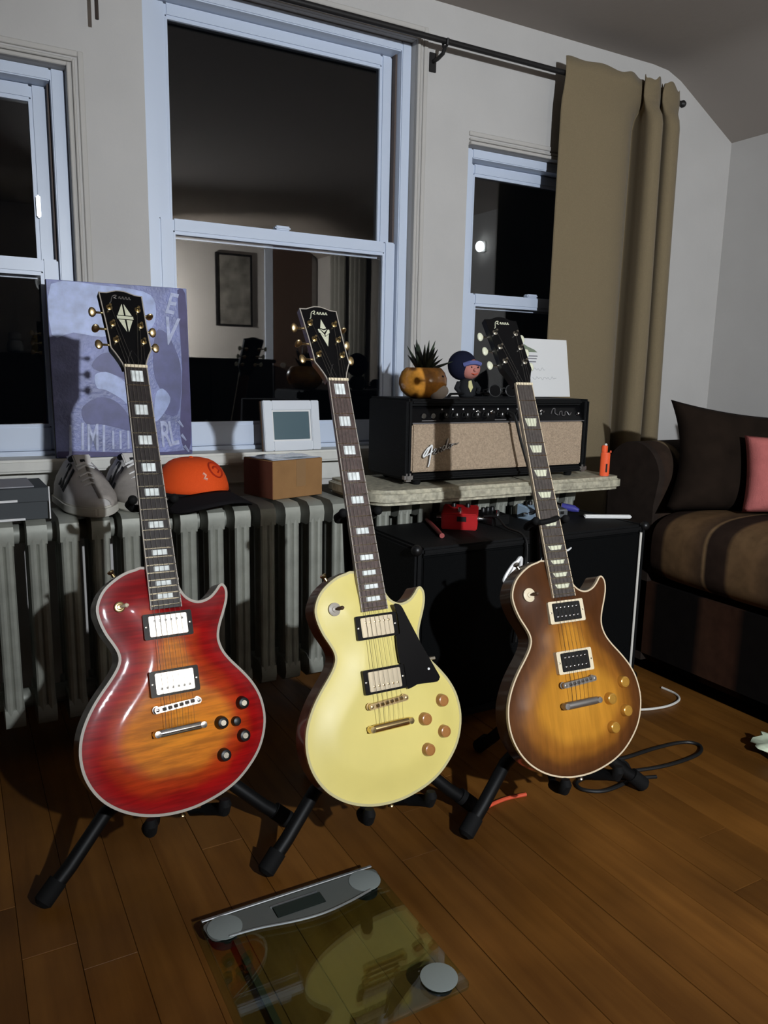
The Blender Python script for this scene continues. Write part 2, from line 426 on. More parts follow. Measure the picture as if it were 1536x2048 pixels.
# window wall with three openings, built from piers, aprons and heads in one closed surface
W1 = (-.34, .300, .66, 1.640); W2 = (.490, 1.302, .66, 1.905); W3 = (1.508, 2.150, .66, 1.640)
def wall_with_holes(holes, x0, x1, zt):
    g = G(); xs = [x0]
    for a, b, c, d in holes: xs += [a, b]
    xs.append(x1)
    for i in range(0, len(xs), 2): g.box(xs[i], xs[i+1], YW, YW+.16, 0, zt)
    for a, b, c, d in holes: g.box(a, b, YW, YW+.16, 0, c); g.box(a, b, YW, YW+.16, d, zt)
    return g
struct('wall_back', wall_with_holes((W1, W2, W3), XL-.1, XR+.1, ZC+.1), 'wall_paint')
struct('wall_right', G().box(XR, XR+.1, YB-.1, YW, 0, ZC), 'wall_paint')
struct('wall_left', G().box(XL-.1, XL, YB-.1, YW, 0, ZC), 'wall_paint')
struct('wall_front', G().box(XL, XR, YB-.1, YB, 0, ZC), 'wall_paint')
cg = G(); arc = [(XL-.1, ZC), (2.30, ZC), (2.38, ZC-.006), (2.45, ZC-.030), (2.52, ZC-.068), (XR+.02, SLOPE_Z-.012), (XR+.02, ZC+.1), (XL-.1, ZC+.1)]
n_ = len(arc); cg.add([(a, YB-.1, b) for a, b in arc]+[(a, YW, b) for a, b in arc], [tuple(range(n_)), tuple(range(2*n_-1, n_-1, -1))]+[(i, n_+i, n_+(i+1) % n_, (i+1) % n_) for i in range(n_)])
struct('ceiling', cg, 'ceiling_paint')
# continuous stool board under the windows, with a small apron moulding
st = struct('trim_1', G().box(-.9, 1.735, YW-.066, YW+.055, .646, .680), 'sill_paint', bevel=.006)
obj('apron', G().box(-.85, 1.72, YW-.016, YW, .585, .645), 'sill_paint', st, bevel=.003)

def window(idx, W, meet, lock_x, right_only=False):
    x0, x1, z0, z1 = W; z0 = .680
    yf = YW+.022
    fr = struct('window_%d' % idx, G().box(x0+.001, x0+.034, yf, yf+.085, z0, z1-.001).box(x1-.034, x1-.001, yf, yf+.085, z0, z1-.001)
                .box(x0+.034, x1-.034, yf, yf+.085, z1-.030, z1-.001).box(x0+.034, x1-.034, yf+.003, yf+.085, z0, z0+.012), 'vinyl_white', bevel=.003)
    # casing mouldings round the opening on the wall face
    for k, (off, wd, th) in enumerate(((.000, .010, .016), (.014, .007, .010), (.028, .014, .006))):
        g = G(); a, b, c, d = x0-off-wd, x1+off+wd, z0, z1+off+wd
        if idx == 1: g.box(a, a+wd, YW-th, YW, c, d)
        g.box(b-wd, b, YW-th, YW, c, d).box(a+wd if idx == 1 else x0, b-wd, YW-th, YW, d-wd, d)
        obj('casing_moulding', g, 'casing_paint', fr, bevel=.002, seg=1)
    # dark tracks
    for xx in (x0+.034, x1-.040):
        obj('sash_track', G().box(xx, xx+.006, yf+.030, yf+.05, meet, z1-.03), 'track_brown', fr)
    # upper sash (outer) and lower sash (inner): each four rails and a pane
    def sash(a, b, c, d, y, st_, rt_, rb_):
        s = obj('sash', G().box(a, a+st_, y, y+.026, c, d).box(b-st_, b, y, y+.026, c, d).box(a+st_, b-st_, y, y+.026, c, c+rb_).box(a+st_, b-st_, y, y+.026, d-rt_, d), 'vinyl_white', fr, bevel=.004)
        obj('pane', G().box(a+st_-.003, b-st_+.003, y+.011, y+.015, c+rb_-.003, d-rt_+.003), 'window_glass', s)
        g = G(); e = .006
        g.box(a+st_, a+st_+e, y+.003, y+.011, c+rb_, d-rt_).box(b-st_-e, b-st_, y+.003, y+.011, c+rb_, d-rt_).box(a+st_+e, b-st_-e, y+.003, y+.011, c+rb_, c+rb_+e).box(a+st_+e, b-st_-e, y+.003, y+.011, d-rt_-e, d-rt_)
        obj('glazing_bead', g, 'vinyl_white', s)
        return s
    sash(x0+.040, x1-.040, meet-.030, z1-.031, yf+.050, .036, .034, .030)
    ls = sash(x0+.036, x1-.036, z0+.013, meet+.018, yf+.014, .038, .036, .064)
    obj('sash_lock', G().box(lock_x-.024, lock_x+.024, yf+.010, yf+.036, meet+.018, meet+.030), 'vinyl_white', ls, bevel=.004)
    return fr
f1 = window(1, W1, 1.168, .0)
obj('tilt_latch', G().box(.222, .232, YW+.060, YW+.072, 1.29, 1.345), 'brushed_silver', f1, bevel=.003)
window(2, W2, 1.303, .885)
window(3, W3, 1.168, 1.83)

# =================================================================== curtain, rod
YR = 2.128; ZR = 1.892
rod = thing('curtain_rod', 'long thin black curtain rod running above the windows under the ceiling', 'curtain rod', (0, YR, ZR))
obj('pole', G().cyl((-.75, 0, 0), (2.375, 0, 0), .0085, n=14), 'rod_black', rod)
obj('finial', G().lathe([(.006, 0), (.010, .004), (.013, .012), (.010, .02), (.002, .024)], 14, (2.375, 0, 0), 'x'), 'rod_black', rod)
for bx in (1.362, .02):
    b = obj('bracket', G().tube([(bx, .0, -.013), (bx, .012, -.03), (bx, .04, -.036), (bx, .071, -.036)], .006, 8), 'rod_black', rod)
    obj('bracket_cup', G().tube([(bx, -.014, .004), (bx, -.012, -.012), (bx, 0, -.018), (bx, .012, -.012), (bx, .014, .004)], .004, 6), 'rod_black', b)
    obj('wall_plate', G().box(bx-.012, bx+.012, .067, .072, -.065, -.01), 'rod_black', b, bevel=.001)
tag(obj('curtain_wand', G().tube([(.367, YR, ZR-.01), (.367, YR-.001, ZR-.08), (.367, YR, 1.738)], [.0035, .0045, .0045], 8), 'wall_hook'), 'thin dark wand hanging down from the curtain rod near upper left', 'curtain wand')
path = catmull([(1.818, 2.125), (1.88, 2.105), (1.96, 2.088), (2.04, 2.085), (2.10, 2.100), (2.148, 2.133), (2.183, 2.168), (2.181, 2.14), (2.167, 2.10), (2.159, 2.066), (2.172, 2.046), (2.200, 2.045), (2.225, 2.065), (2.245, 2.10), (2.262, 2.15), (2.273, 2.170), (2.269, 2.14), (2.256, 2.095), (2.250, 2.065), (2.265, 2.050), (2.295, 2.055), (2.330, 2.085), (2.352, 2.13)], 6, False)
np_ = len(path)
def curt(u, v):
    i = min(int(u*(np_-1)), np_-2); t = u*(np_-1)-i
    px = path[i][0]*(1-t)+path[i+1][0]*t; py = path[i][1]*(1-t)+path[i+1][1]*t
    z = .12+v*(1.934-.12)
    top = 1.-min(1., (1.934-z)/.10)
    pinch = max(0., 1-max(0., abs(z-ZR)-.018)/.085); pinch = pinch*pinch*(3-2*pinch)
    py = py+(min(py*.25+.75*(YR-.022), YR-.0115)-py)*pinch
    flare = (1-v)
    px = px+.030*flare*(u-.15)+.006*math.sin(v*5+u*9)*flare
    py += .008*math.sin(u*17+v*4)*flare
    z2 = z+top*((.003 if u < .35 else .008)*math.sin(u*38)+.004*math.sin(u*71+1)-.014*max(0, u-.2))
    return (px, py, z2)
cu = obj('curtain', G().grid(curt, np_, 60), 'curtain_cloth', solid=.0016, smooth=80)
tag(cu, 'beige taupe curtain panel gathered at the right end of rod', 'curtain')

# =================================================================== radiator with sections
SP = .0685; rad = thing('radiator', 'old grey cast iron column radiator under the windows', 'radiator', (.213, 1.95, 0))
sec = G()
for dx in (-.0095, .0095): sec.tube([(dx, -.082, .115), (dx, -.082, .535)], .0102, 10, cap=False)
for dy in (-.028, .028, .080): sec.tube([(0, dy, .10), (0, dy, .54)], .0165, 10, cap=False)
hd = [(-.094, .545), (-.088, .563), (-.070, .573), (.075, .573), (.090, .563), (.094, .545), (.090, .520), (.070, .510), (-.070, .510), (-.090, .520)]
def slab_yz(g, prof, x0, x1):
    n = len(prof); g.add([(x0, a, b) for a, b in prof]+[(x1, a, b) for a, b in prof], [tuple(range(n)), tuple(range(2*n-1, n-1, -1))]+[(i, n+i, n+(i+1) % n, (i+1) % n) for i in range(n)])
slab_yz(sec, hd, -.021, .021)
slab_yz(sec, [(a, .655-b) for a, b in hd], -.021, .021)
sec.tube([(-SP/2, 0, .530), (SP/2, 0, .530)], .024, 12); sec.tube([(-SP/2, 0, .125), (SP/2, 0, .125)], .024, 12)
first = None
for k in range(-8, 23):
    if first is None: first = obj('radiator_section', sec, 'radiator_paint', rad, bevel=0, loc=(k*SP, 0, 0))
    else: dup(first, loc=(k*SP, 0, 0))
for k in (-8, 6, 22):
    for dy in (-.07, .07):
        obj('radiator_foot', G().tube([(k*SP, dy, 0), (k*SP, dy, .03), (k*SP, dy*.9, .10)], [.024, .017, .020], 12), 'radiator_paint', rad)
obj('bleed_valve', G().cyl((-8*SP-.035, 0, .53), (-8*SP-.075, 0, .53), .008, .006, 10), 'dull_metal', rad)

# =================================================================== electric guitars
YO = 812.5   # local origin: bottom end of the body; local x right, y up the neck, z out of the top (millimetres)
OUT = catmull([(-26,-380),(-45,-382),(-64,-387),(-84,-398),(-101,-412),(-112,-429),(-117,-447),(-114,-468),(-106,-490),(-96,-508),(-89,-523),(-87.5,-537),(-94,-552),(-107,-569),(-122,-586),(-137,-605),(-150,-626),(-160,-649),(-165,-673),(-165,-697),(-160,-721),(-149,-745),(-132,-767),(-108,-786),(-80,-800),(-48,-809),(-16,-812.5),(16,-811.5),(46,-806),(76,-797),(104,-783),(128,-764),(148,-742),(161,-718),(168.5,-692),(169.5,-668),(164.5,-640),(152.5,-614),(135,-590),(116,-568),(103,-549),(97,-531),(97,-516),(102.5,-498),(111.5,-478),(119.5,-458),(122.5,-442),(121,-431),(115,-424),(108,-426),(100,-435),(89,-444.5),(76,-450),(64,-451),(52,-447),(42,-439),(35,-428),(30,-415),(28,-400)], 3)
OUTA = np.array(OUT)
def edge_d(P):
    A = OUTA; B = np.roll(A, -1, 0); P = np.asarray(P, float)
    d = np.full(len(P), 1e9)
    for a, b in zip(A, B):
        ab = b-a; t = np.clip(((P-a)@ab)/(ab@ab), 0, 1); d = np.minimum(d, np.linalg.norm(P-(a+t[:, None]*ab), axis=1))
    return d
def inside(P):
    A = OUTA; n = len(A); P = np.asarray(P, float); c = np.zeros(len(P), bool)
    j = n-1
    for i in range(n):
        xi, yi = A[i]; xj, yj = A[j]
        c ^= ((yi > P[:, 1]) != (yj > P[:, 1])) & (P[:, 0] < (xj-xi)*(P[:, 1]-yi)/(yj-yi+1e-12)+xi); j = i
    return c
def arch(d):
    t = np.clip((d-5)/62, 0, 1); return 9.5*t*t*(3-2*t)
def ztop(x, y): return float(arch(edge_d([(x, y)]))[0])
gx, gy = np.meshgrid(np.arange(-172, 174, 8.), np.arange(-812, -376, 8.)); gp = np.stack([gx.ravel(), gy.ravel()], 1)
gp = gp[inside(gp)]; gp = gp[edge_d(gp) > 6]
cv = [Vector(p) for p in OUT]+[Vector(p) for p in gp]; no = len(OUT)
dv, de, df, *_ = delaunay_2d_cdt(cv, [(i, (i+1) % no) for i in range(no)], [], 1, 1e-4)
TOPP = np.array([tuple(v) for v in dv]); TOPD = edge_d(TOPP); TOPZ = arch(TOPD); TOPF = [tuple(f) for f in df]
def mm(g):
    g.v = [(x*.001, (y+YO)*.001, z*.001) for x, y, z in g.v]; return g
def zf(y): return -14+29*(-y/458.)      # top of the fretboard
def hw(y): return 21.5+7*(-y/458.)      # half width of the fretboard
FRET = [628*(1-2**(-k/12)) for k in range(0, 23)]
def rrect(w_, h_, r, n=4):
    out = []
    for cx, cy, a0 in ((w_/2-r, h_/2-r, 0), (-w_/2+r, h_/2-r, 90), (-w_/2+r, -h_/2+r, 180), (w_/2-r, -h_/2+r, 270)):
        for k in range(n+1): a = R(a0+90*k/n); out.append((cx+r*math.cos(a), cy+r*math.sin(a)))
    return out
HEAD = [(-21.5,0),(-23,9),(-27,20),(-33,33),(-38.5,43),(-39,48),(-38.6,60),(-39.2,100),(-41,150),(-42,173),(-36,173),(-27,173.5),(-17,177.5),(-8,180.5),(0,181),(8,180.5),(17,177.5),(27,173.5),(36,172.5),(42,172.5),(41,150),(39.2,100),(38.6,60),(39,48),(38.5,43),(33,33),(27,20),(23,9),(21.5,0)]
HT = R(15); HM = Matrix.Translation((0, 0, -19)) @ Matrix.Rotation(-HT, 4, 'X')   # head local (x, u, n) -> guitar mm
def hp(x, u, n): v = HM @ Vector((x, u, n)); return (v.x, v.y, v.z)

def guitar(name, label, pose, S):
    px, py, pz, a, b, c = pose
    rv = Vector((a, b, c)); RM = Matrix.Rotation(rv.length, 3, rv.normalized()) @ Matrix(((1, 0, 0), (0, 0, -1), (0, 1, 0)))
    org = Vector((px, py, pz))+RM @ Vector((0, -YO*.001, 0))
    M = RM.to_4x4(); M.translation = org
    t = thing(name, label, 'guitar', M=M)
    # body: back and sides, carved top, binding
    g = G(); n = len(OUT); ri = inset(OUT, 5)
    g.add([(x, y, -.2) for x, y in OUT]+[(x, y, -44) for x, y in OUT]+[(x, y, -48) for x, y in ri],
          [(i, (i+1) % n, n+(i+1) % n, n+i) for i in range(n)]+[(n+i, n+(i+1) % n, 2*n+(i+1) % n, 2*n+i) for i in range(n)]+[tuple(range(2*n, 3*n))])
    obj('body', mm(g), S['side'], t, smooth=50)
    g = G(); g.add([(p[0], p[1], z) for p, z in zip(TOPP, TOPZ)], TOPF)
    top = obj('top', mm(g), S['top'], t, smooth=60)
    at = top.data.attributes.new('edge', 'FLOAT', 'POINT')
    co = np.array([tuple(v.co) for v in top.data.vertices])*1000; co[:, 1] -= YO
    dd = edge_d(co[:, :2]); q = np.clip((co[:, 1]+545)/110, 0, 1); at.data.foreach_set('value', np.clip(dd/165.-S.get('upk', 0)*q*q*(3-2*q), 0, 1).astype(np.float32))
    g = G().ring(inset(OUT, -.5), inset(OUT, S['bw']), -S['bh'], .55)
    obj('binding', mm(g), S['bind'], t, smooth=50)
    # neck
    g = G(); rows = [(2, 21.5, 17), (-20, 22, 17.5), (-200, 24.5, 18.5), (-340, 26.5, 20), (-372, 27.2, 26), (-392, 27.5, 44), (-440, 28, 44)]
    K = 10; vs = []
    for y, wdt, dep in rows:
        z0 = zf(y)-5
        for k in range(K+1):
            an = math.pi*k/K; vs.append((wdt*math.cos(an), y, z0-dep*math.sin(an)))
    fs = [(i*(K+1)+k, i*(K+1)+k+1, (i+1)*(K+1)+k+1, (i+1)*(K+1)+k) for i in range(len(rows)-1) for k in range(K)]
    fs += [(i*(K+1)+K, i*(K+1), (i+1)*(K+1), (i+1)*(K+1)+K) for i in range(len(rows)-1)]+[tuple(range(K+1)), tuple((len(rows)-1)*(K+1)+k for k in range(K+1))]
    g.add(vs, fs); obj('neck', mm(g), S['neck'], t, smooth=50)
    # fretboard, binding, frets, inlays
    bi = 1.7 if S['fbind'] else 0
    def board(x0f, x1f, ztop_, zbot):
        ys = [0, -458]; vs = []
        for y in ys: vs += [(x0f(y), y, zf(y)+ztop_), (x1f(y), y, zf(y)+ztop_), (x1f(y), y, zf(y)+zbot), (x0f(y), y, zf(y)+zbot)]
        return G().add(vs, [(0,1,2,3),(7,6,5,4),(0,4,5,1),(1,5,6,2),(2,6,7,3),(3,7,4,0)])
    fb = obj('fretboard', mm(board(lambda y: -hw(y)+bi, lambda y: hw(y)-bi, 0, -6)), S['board'], t, bevel=.0004, seg=1)
    if bi:
        for s in (-1, 1):
            obj('fretboard_binding', mm(board(lambda y: s*hw(y)-(bi if s > 0 else 0), lambda y: s*hw(y)+(0 if s > 0 else bi), .15, -6)), S['fbmat'], fb)
    for k in range(1, 23):
        y = -FRET[k]; hwd = hw(y)-bi*.4; z = zf(y)
        g = G().add([(-hwd, y-1.1, z), (hwd, y-1.1, z), (hwd, y, z+1.1), (-hwd, y, z+1.1), (-hwd, y+1.1, z), (hwd, y+1.1, z)], [(0,1,2,3),(3,2,5,4),(0,3,4),(1,5,2),(0,4,5,1)])
        obj('fret', mm(g), 'nickel', fb)
    for k in S['inlays']:
        ya, yb = -FRET[k-1], -FRET[k]; m_ = (ya+yb)/2; L = abs(yb-ya)*(.62 if S['block'] else .56)
        if L < 8: L = 8
        w0 = hw(m_)*(.52 if S['block'] else .66)
        g = G(); z = .25
        if S['block']:
            pts = [(-w0, m_+L/2), (w0, m_+L/2), (w0, m_-L/2), (-w0, m_-L/2)]
        else:
            pts = [(-w0, m_+L/2), (w0, m_+L/2), (w0*.72, m_-L/2), (-w0*.72, m_-L/2)]
        g.add([(x, y, zf(y)+z) for x, y in pts]+[(x, y, zf(y)-1) for x, y in pts], [(0,1,2,3),(4,5,1,0),(5,6,2,1),(6,7,3,2),(7,4,0,3),(7,6,5,4)])
        obj('inlay', mm(g), S['inlay'], fb)
    obj('nut', mm(G().box(-21.7, 21.7, -.5, 5.0, -20, -11.2)), 'cream_plastic', t, bevel=.0006, seg=1)
    # headstock
    hd = obj('headstock', mm(G().prism([(x*1., u) for x, u in HEAD], -14, 0).xf(HM)), S['headside'], t, smooth=40)
    obj('head_veneer', mm(G().prism(inset(HEAD, 1.9 if S['hbind'] else .4), -.5, .5).xf(HM)), S['head'], hd)
    if S['hbind']: obj('head_binding', mm(G().ring(inset(HEAD, -.2), inset(HEAD, 2.0), -1.6, .7).xf(HM)), 'binding_white', hd)
    # truss rod cover
    tr = catmull([(-8, 6), (-11, 10), (-10, 18), (-5, 30), (0, 38), (5, 30), (10, 18), (11, 10), (8, 6)], 3)
    obj('truss_rod_cover', mm(G().prism(tr, .4, 2.4).xf(HM)), 'black_gloss', hd)
    obj('truss_cover_edge', mm(G().ring(inset(tr, -.6), inset(tr, .5), .4, 1.6).xf(HM)), S['tredge'], hd)
    for pts in S['mark']:
        obj('head_inlay', mm(G().prism(pts, .3, .85).xf(HM)), S['markmat'], hd)
    for st_ in S['logo']:
        obj('logo_stroke', mm(G().tube([(x, u, .8) for x, u in st_], .95, 5).xf(HM)), S['logomat'], hd)
    for s in (-1, 1):
        for ui, u in enumerate((62, 99, 137)):
            xx = s*(26+.6*ui)
            tn = obj('tuning_machine', mm(G().lathe([(6.2, .4), (6.2, 1.4), (4.6, 2.4), (3.0, 2.6), (3.0, 9.5), (2.4, 11.5)], 14, (xx, u, 0)).xf(HM)), S['tuner'], t)
            e = 41.+.6*ui
            obj('tuner_housing', mm(G().lathe([(7, -21), (8.5, -20), (8.5, -15), (7, -14)], 14, (s*28, u, 0)).xf(HM)), S['tuner'], tn)
            obj('tuner_stem', mm(G().tube([(s*32, u, -17.5), (s*(e+5), u, -17.5), (s*(e+7), u, -17.5)], [2.4, 2.2, 3.2], 10).xf(HM)), S['tuner'], tn)
            rot = Matrix.Translation((s*(e+13), u, -17.5)) @ Matrix.Rotation(S['btn'][ui if s < 0 else 3+ui], 4, 'X')
            gb = G().sphere((0, 0, 0), 1, 14, 10, (7.5, 9.6, 3.3))
            gb.v = [(x, y*(1.0+.10*s*x/7.5), z) for x, y, z in gb.v]
            obj('tuner_button', mm(gb.xf(HM @ rot)), S['button'], tn)
    # pickups
    for yc, nm in ((-487.5, 'neck'), (-587.5, 'bridge')):
        zb = ztop(0, yc)-1.5; tilt = -math.atan(.055)
        PM = Matrix.Translation((0, yc, zb)) @ Matrix.Rotation(tilt*-1*-.5, 4, 'X')
        ht = 7.5 if nm == 'neck' else 10.5
        outer = rrect(88, 45, 3); inner = rrect(69.5, 37, 2.5)
        pk = obj('pickup', mm(G().ring(outer, inner, -2, ht).xf(PM)), S['ring'], t, smooth=40)
        g = G().prism(rrect(68.6, 36.2, 2.5), 0, ht+2.2); obj('pickup_cover', mm(g.xf(PM)), S['cover'], pk, bevel=.0011, seg=2)
        rows_ = ((9 if nm == 'neck' else -9),) if not S['zebra'] else (9, -9)
        for ry in rows_:
            for k in range(6):
                obj('pole_screw', mm(G().lathe([(2.1, ht+2.0), (2.1, ht+2.7), (1.4, ht+3.0)], 8, ((k-2.5)*10, ry, 0)).xf(PM)), S['pole'], pk)
        for s in (-1, 1):
            obj('ring_screw', mm(G().lathe([(2.0, ht-.3), (2.0, ht+.6), (1.0, ht+.9)], 8, (s*39.5, 0, 0)).xf(PM)), 'nickel', pk)
    # bridge and tailpiece
    zbr = ztop(0, -629)
    BM_ = Matrix.Translation((0, -629, zbr)) @ Matrix.Rotation(R(3.2), 4, 'Z')
    br = obj('bridge', mm(G().prism(rrect(84, 11, 4.5), 8, 15.5).xf(BM_)), S['bridge'], t, bevel=.001)
    for k in range(6):
        obj('saddle', mm(G().add([((k-2.5)*10.2-3.6, -4+.4*k, 15), ((k-2.5)*10.2+3.6, -4+.4*k, 15), ((k-2.5)*10.2+3.6, 3+.4*k, 15), ((k-2.5)*10.2-3.6, 3+.4*k, 15), ((k-2.5)*10.2-3.2, .2*k, 18), ((k-2.5)*10.2+3.2, .2*k, 18)],
            [(0,1,5,4),(2,3,4,5),(0,4,3),(1,2,5),(0,3,2,1)]).xf(BM_)), S['saddle'], br)
    for s in (-1, 1):
        obj('bridge_post', mm(G().lathe([(3, -2), (3, 4), (7, 4.2), (7, 6.5), (3, 6.7), (3, 16.2), (2, 16.6)], 12, (s*37, 0, 0)).xf(BM_)), S['bridge'], br)
    TM = Matrix.Translation((0, -671, ztop(0, -671))) @ Matrix.Rotation(R(.6), 4, 'Z')
    g = G().tube([(x, 0, 10.5) for x in (-47, -40, -34, 34, 40, 47)], [5.6, 6.8, 7.6, 7.6, 6.8, 5.6], 14, flat=.85)
    tp = obj('tailpiece', mm(g.xf(TM)), S['tail'], t, smooth=50)
    for s in (-1, 1):
        obj('tail_stud', mm(G().lathe([(5, -2), (5, 3), (6.5, 3.5), (6.5, 15), (5.8, 17), (2, 17.2)], 14, (s*41, 0, 0)).xf(TM)), S['tail'], tp)
    # controls
    for x, y in S['knobpos']:
        z = ztop(x, y)-.6
        kb = obj('knob', mm(G().lathe(S['knob'], 20, (x, y, z))), S['knobmat'], t, smooth=40)
        if S['kcap']: obj('knob_cap', mm(G().lathe([(S['kcap'], S['knob'][-1][1]-.2), (S['kcap']*.9, S['knob'][-1][1]+.5)], 16, (x, y, z))), S['kcapmat'], kb)
    if S.get('extra'):
        x, y = S['extra']; obj('small_switch', mm(G().lathe([(9, 0), (9, 6), (7, 11), (4, 12)], 16, (x, y, ztop(x, y)-.6))), 'black_plastic', t)
    x, y = -79, -446; z = ztop(x, y)
    sw = obj('toggle_switch', mm(G().lathe([(S['tog'], -1), (S['tog'], 1.6), (S['tog']-1, 2.2), (5.5, 2.4), (5.5, 4.2), (4.6, 4.6)], 22, (x, y, z))), S['togmat'], t)
    obj('switch_tip', mm(G().tube([(x, y, z+3), (x+4, y+.6, z+11), (x+8.5, y+1.2, z+17), (x+10, y+1.4, z+19.5)], [1.6, 3.0, 4.0, 2.0], 10)), S['tip'], sw)
    if S.get('guard'):
        zg = 15.5; g = G().prism(catmull(S['guard'], 2), zg, zg+2.6)
        pg = obj('pickguard', mm(g), 'black_gloss', t)
        obj('guard_screw', mm(G().lathe([(2.6, zg+2.4), (2.4, zg+3.6)], 10, (98, -583, 0))), 'white_plastic', pg)
        obj('guard_bracket', mm(G().box(101, 119, -568, -562, -2, zg)), 'nickel', pg, bevel=.001, seg=1)
    # strap buttons, output jack plate
    for p0, p1 in (((-76, -391, -22), (-82, -380, -22)), ((0, -812, -22), (0, -824, -22))):
        d_ = Vector(p1)-Vector(p0); P = [Vector(p0)+d_*k for k in (0, .5, .75, 1, 1.1)]
        obj('strap_button', mm(G().tube(P, [4, 3.2, 6, 6.5, 4], 12)), S['tuner'], t)
    # strings
    posts = [(-26, 62), (-26.6, 99), (-27.2, 137), (27.2, 137), (26.6, 99), (26, 62)]
    for k in range(6):
        xn = -17.5+7*k; xb = -25.5+10.2*k
        r_ = (.44, .38, .33, .28, .24, .21)[k]
        pu = posts[k]
        P = [hp(pu[0]*.93, pu[1], 5), (xn, 2.5, -10.4), (xb, -629-(3 if k < 3 else 0), zbr+18.4), (xb, -664, ztop(0, -671)+13), (xb, -669, ztop(0, -671)+14)]
        obj('string', mm(G().tube(P, r_, 5)), 'string_steel', t)
    return t, M

F_ = lambda *p: [tuple(q) for q in p]
# script logo strokes on the headstock (a swooping capital and small letters)
LOGO = [catmull([(-12, 168), (-17, 165), (-20, 158), (-22, 151), (-25, 148)], 3, False), catmull([(-13, 168), (-9, 168), (-12, 163), (-15, 162), (-10, 160)], 3, False)]
for k in range(4):
    x0 = -6+6.2*k
    LOGO.append(catmull([(x0, 160.5), (x0+1.5, 165), (x0+3.6, 165.5), (x0+3.0, 161.5), (x0+5.2, 161)], 2, False))
KN_TOP = [(12.6, 0), (12.2, 3), (10.6, 11), (10.0, 13.5), (8.6, 14.4)]
KN_DOME = [(12.8, 0), (12.4, 4), (11.6, 10), (10.8, 12.4), (9.0, 13.4), (7.6, 13.4), (7.2, 12.8), (3, 12.8)]
KP = [(123, -648), (78, -675), (118, -706), (76.5, -732)]
ramp_attr('cherry_burst', 'edge', [(.0, (.25, .002, .004)), (.15, (.34, .004, .004)), (.32, (.46, .040, .005)), (.50, (.68, .195, .008)), (1., (.76, .285, .010))], .40, .12, fig=((10, 110, 30), .42, R(-14)))
ramp_attr('tobacco_burst', 'edge', [(.0, (.070, .024, .007)), (.12, (.105, .036, .009)), (.30, (.28, .105, .014)), (.50, (.50, .215, .022)), (1., (.58, .265, .030))], .42, .10, fig=((60, 5, 30), .22, R(4)))
mat('aged_white', (.70, .59, .185), .42, noise=.05, nscale=9, coat=.12)
mat('pickup_bright', (.86, .84, .78), .22, metal=.85)
mat('pickup_gold', (.80, .70, .52), .30, metal=.75)
DIA = []
for sx in (-1, 1):
    DIA.append([(sx*1.6, 148), (sx*2.6, 147), (sx*13.5, 121.5), (sx*1.6, 121.5)]); DIA.append([(sx*1.6, 110.5), (sx*13.5, 110.5), (sx*2.6, 84), (sx*1.6, 83)])
DIA.append([(-15.5, 119.5), (15.5, 119.5), (15.5, 112.5), (-15.5, 112.5)])
DIA = [p if sum(p[i][0]*p[(i+1) % len(p)][1]-p[(i+1) % len(p)][0]*p[i][1] for i in range(len(p))) > 0 else p[::-1] for p in DIA]
KITE = [[(0, 149), (-6.5, 127), (0, 124.5), (6.5, 127)], [(-8, 124.5), (0, 116), (8, 124.5), (0, 121.5)], [(-13, 123), (-10, 124.5), (-1, 111.5), (-1, 107.5), (-12, 116)], [(13, 123), (12, 116), (1, 107.5), (1, 111.5), (10, 124.5)], [(-9.5, 113), (0, 105.5), (9.5, 113), (0, 82)]]
KITE = [p if sum(p[i][0]*p[(i+1) % len(p)][1]-p[(i+1) % len(p)][0]*p[i][1] for i in range(len(p))) > 0 else p[::-1] for p in KITE]
BASE = dict(bw=4.2, bh=6, fbind=True, fbmat='binding_white', block=True, inlay='pearl', hbind=True, head='black_gloss', zebra=False, extra=None, guard=None, btn=[.2, 1.2, .5, .3, .5, 1.5], tredge='dull_metal')
ALLB = [1, 3, 5, 7, 9, 12, 15, 17, 19, 21]
GP = {'red': (.3082, 1.5125, .9219, -.3404, .0181, .0896), 'cream': (.6731, 1.3926, .9037, -.3277, .0098, .0186), 'tob': (1.0762, 1.3139, .9010, -.3418, .0169, -.0558)}
S1 = dict(BASE, upk=.22, top='cherry_burst', side='red_mahogany', bind='binding_white', neck='red_mahogany', board='ebony', inlays=ALLB, headside='black_gloss', mark=DIA, markmat='aged_pearl', logo=LOGO, logomat='dull_metal',
          tuner='gold', button='old_gold', ring='black_gloss', cover='pickup_bright', pole='dull_metal', bridge='chrome', saddle='chrome', tail='chrome', knobpos=KP, knob=KN_TOP, knobmat='black_plastic', kcap=5.6, kcapmat='nickel',
          extra=(106, -678), tog=9.5, togmat='gold', tip='cream_plastic')
S2 = dict(BASE, top='aged_white', side='mahogany', bind='binding_aged', neck='mahogany', board='rosewood', inlays=ALLB, headside='mahogany', mark=KITE, markmat='aged_pearl', logo=LOGO, logomat='aged_pearl',
          tuner='gold', button='old_gold', ring='black_gloss', cover='pickup_gold', pole='old_gold', bridge='old_gold', saddle='old_gold', tail='gold', knobpos=KP, knob=KN_DOME, knobmat='amber_knob', kcap=0, kcapmat='gold',
          guard=[(40, -452), (50, -452), (57, -458), (64, -474), (92, -540), (119, -596), (120, -604), (114, -610), (92, -609), (68, -608), (48, -613), (45, -600), (45, -566), (36, -562), (36, -511), (45, -508), (45, -470)], tog=12.5, togmat='binding_white', tip='brown_wood')
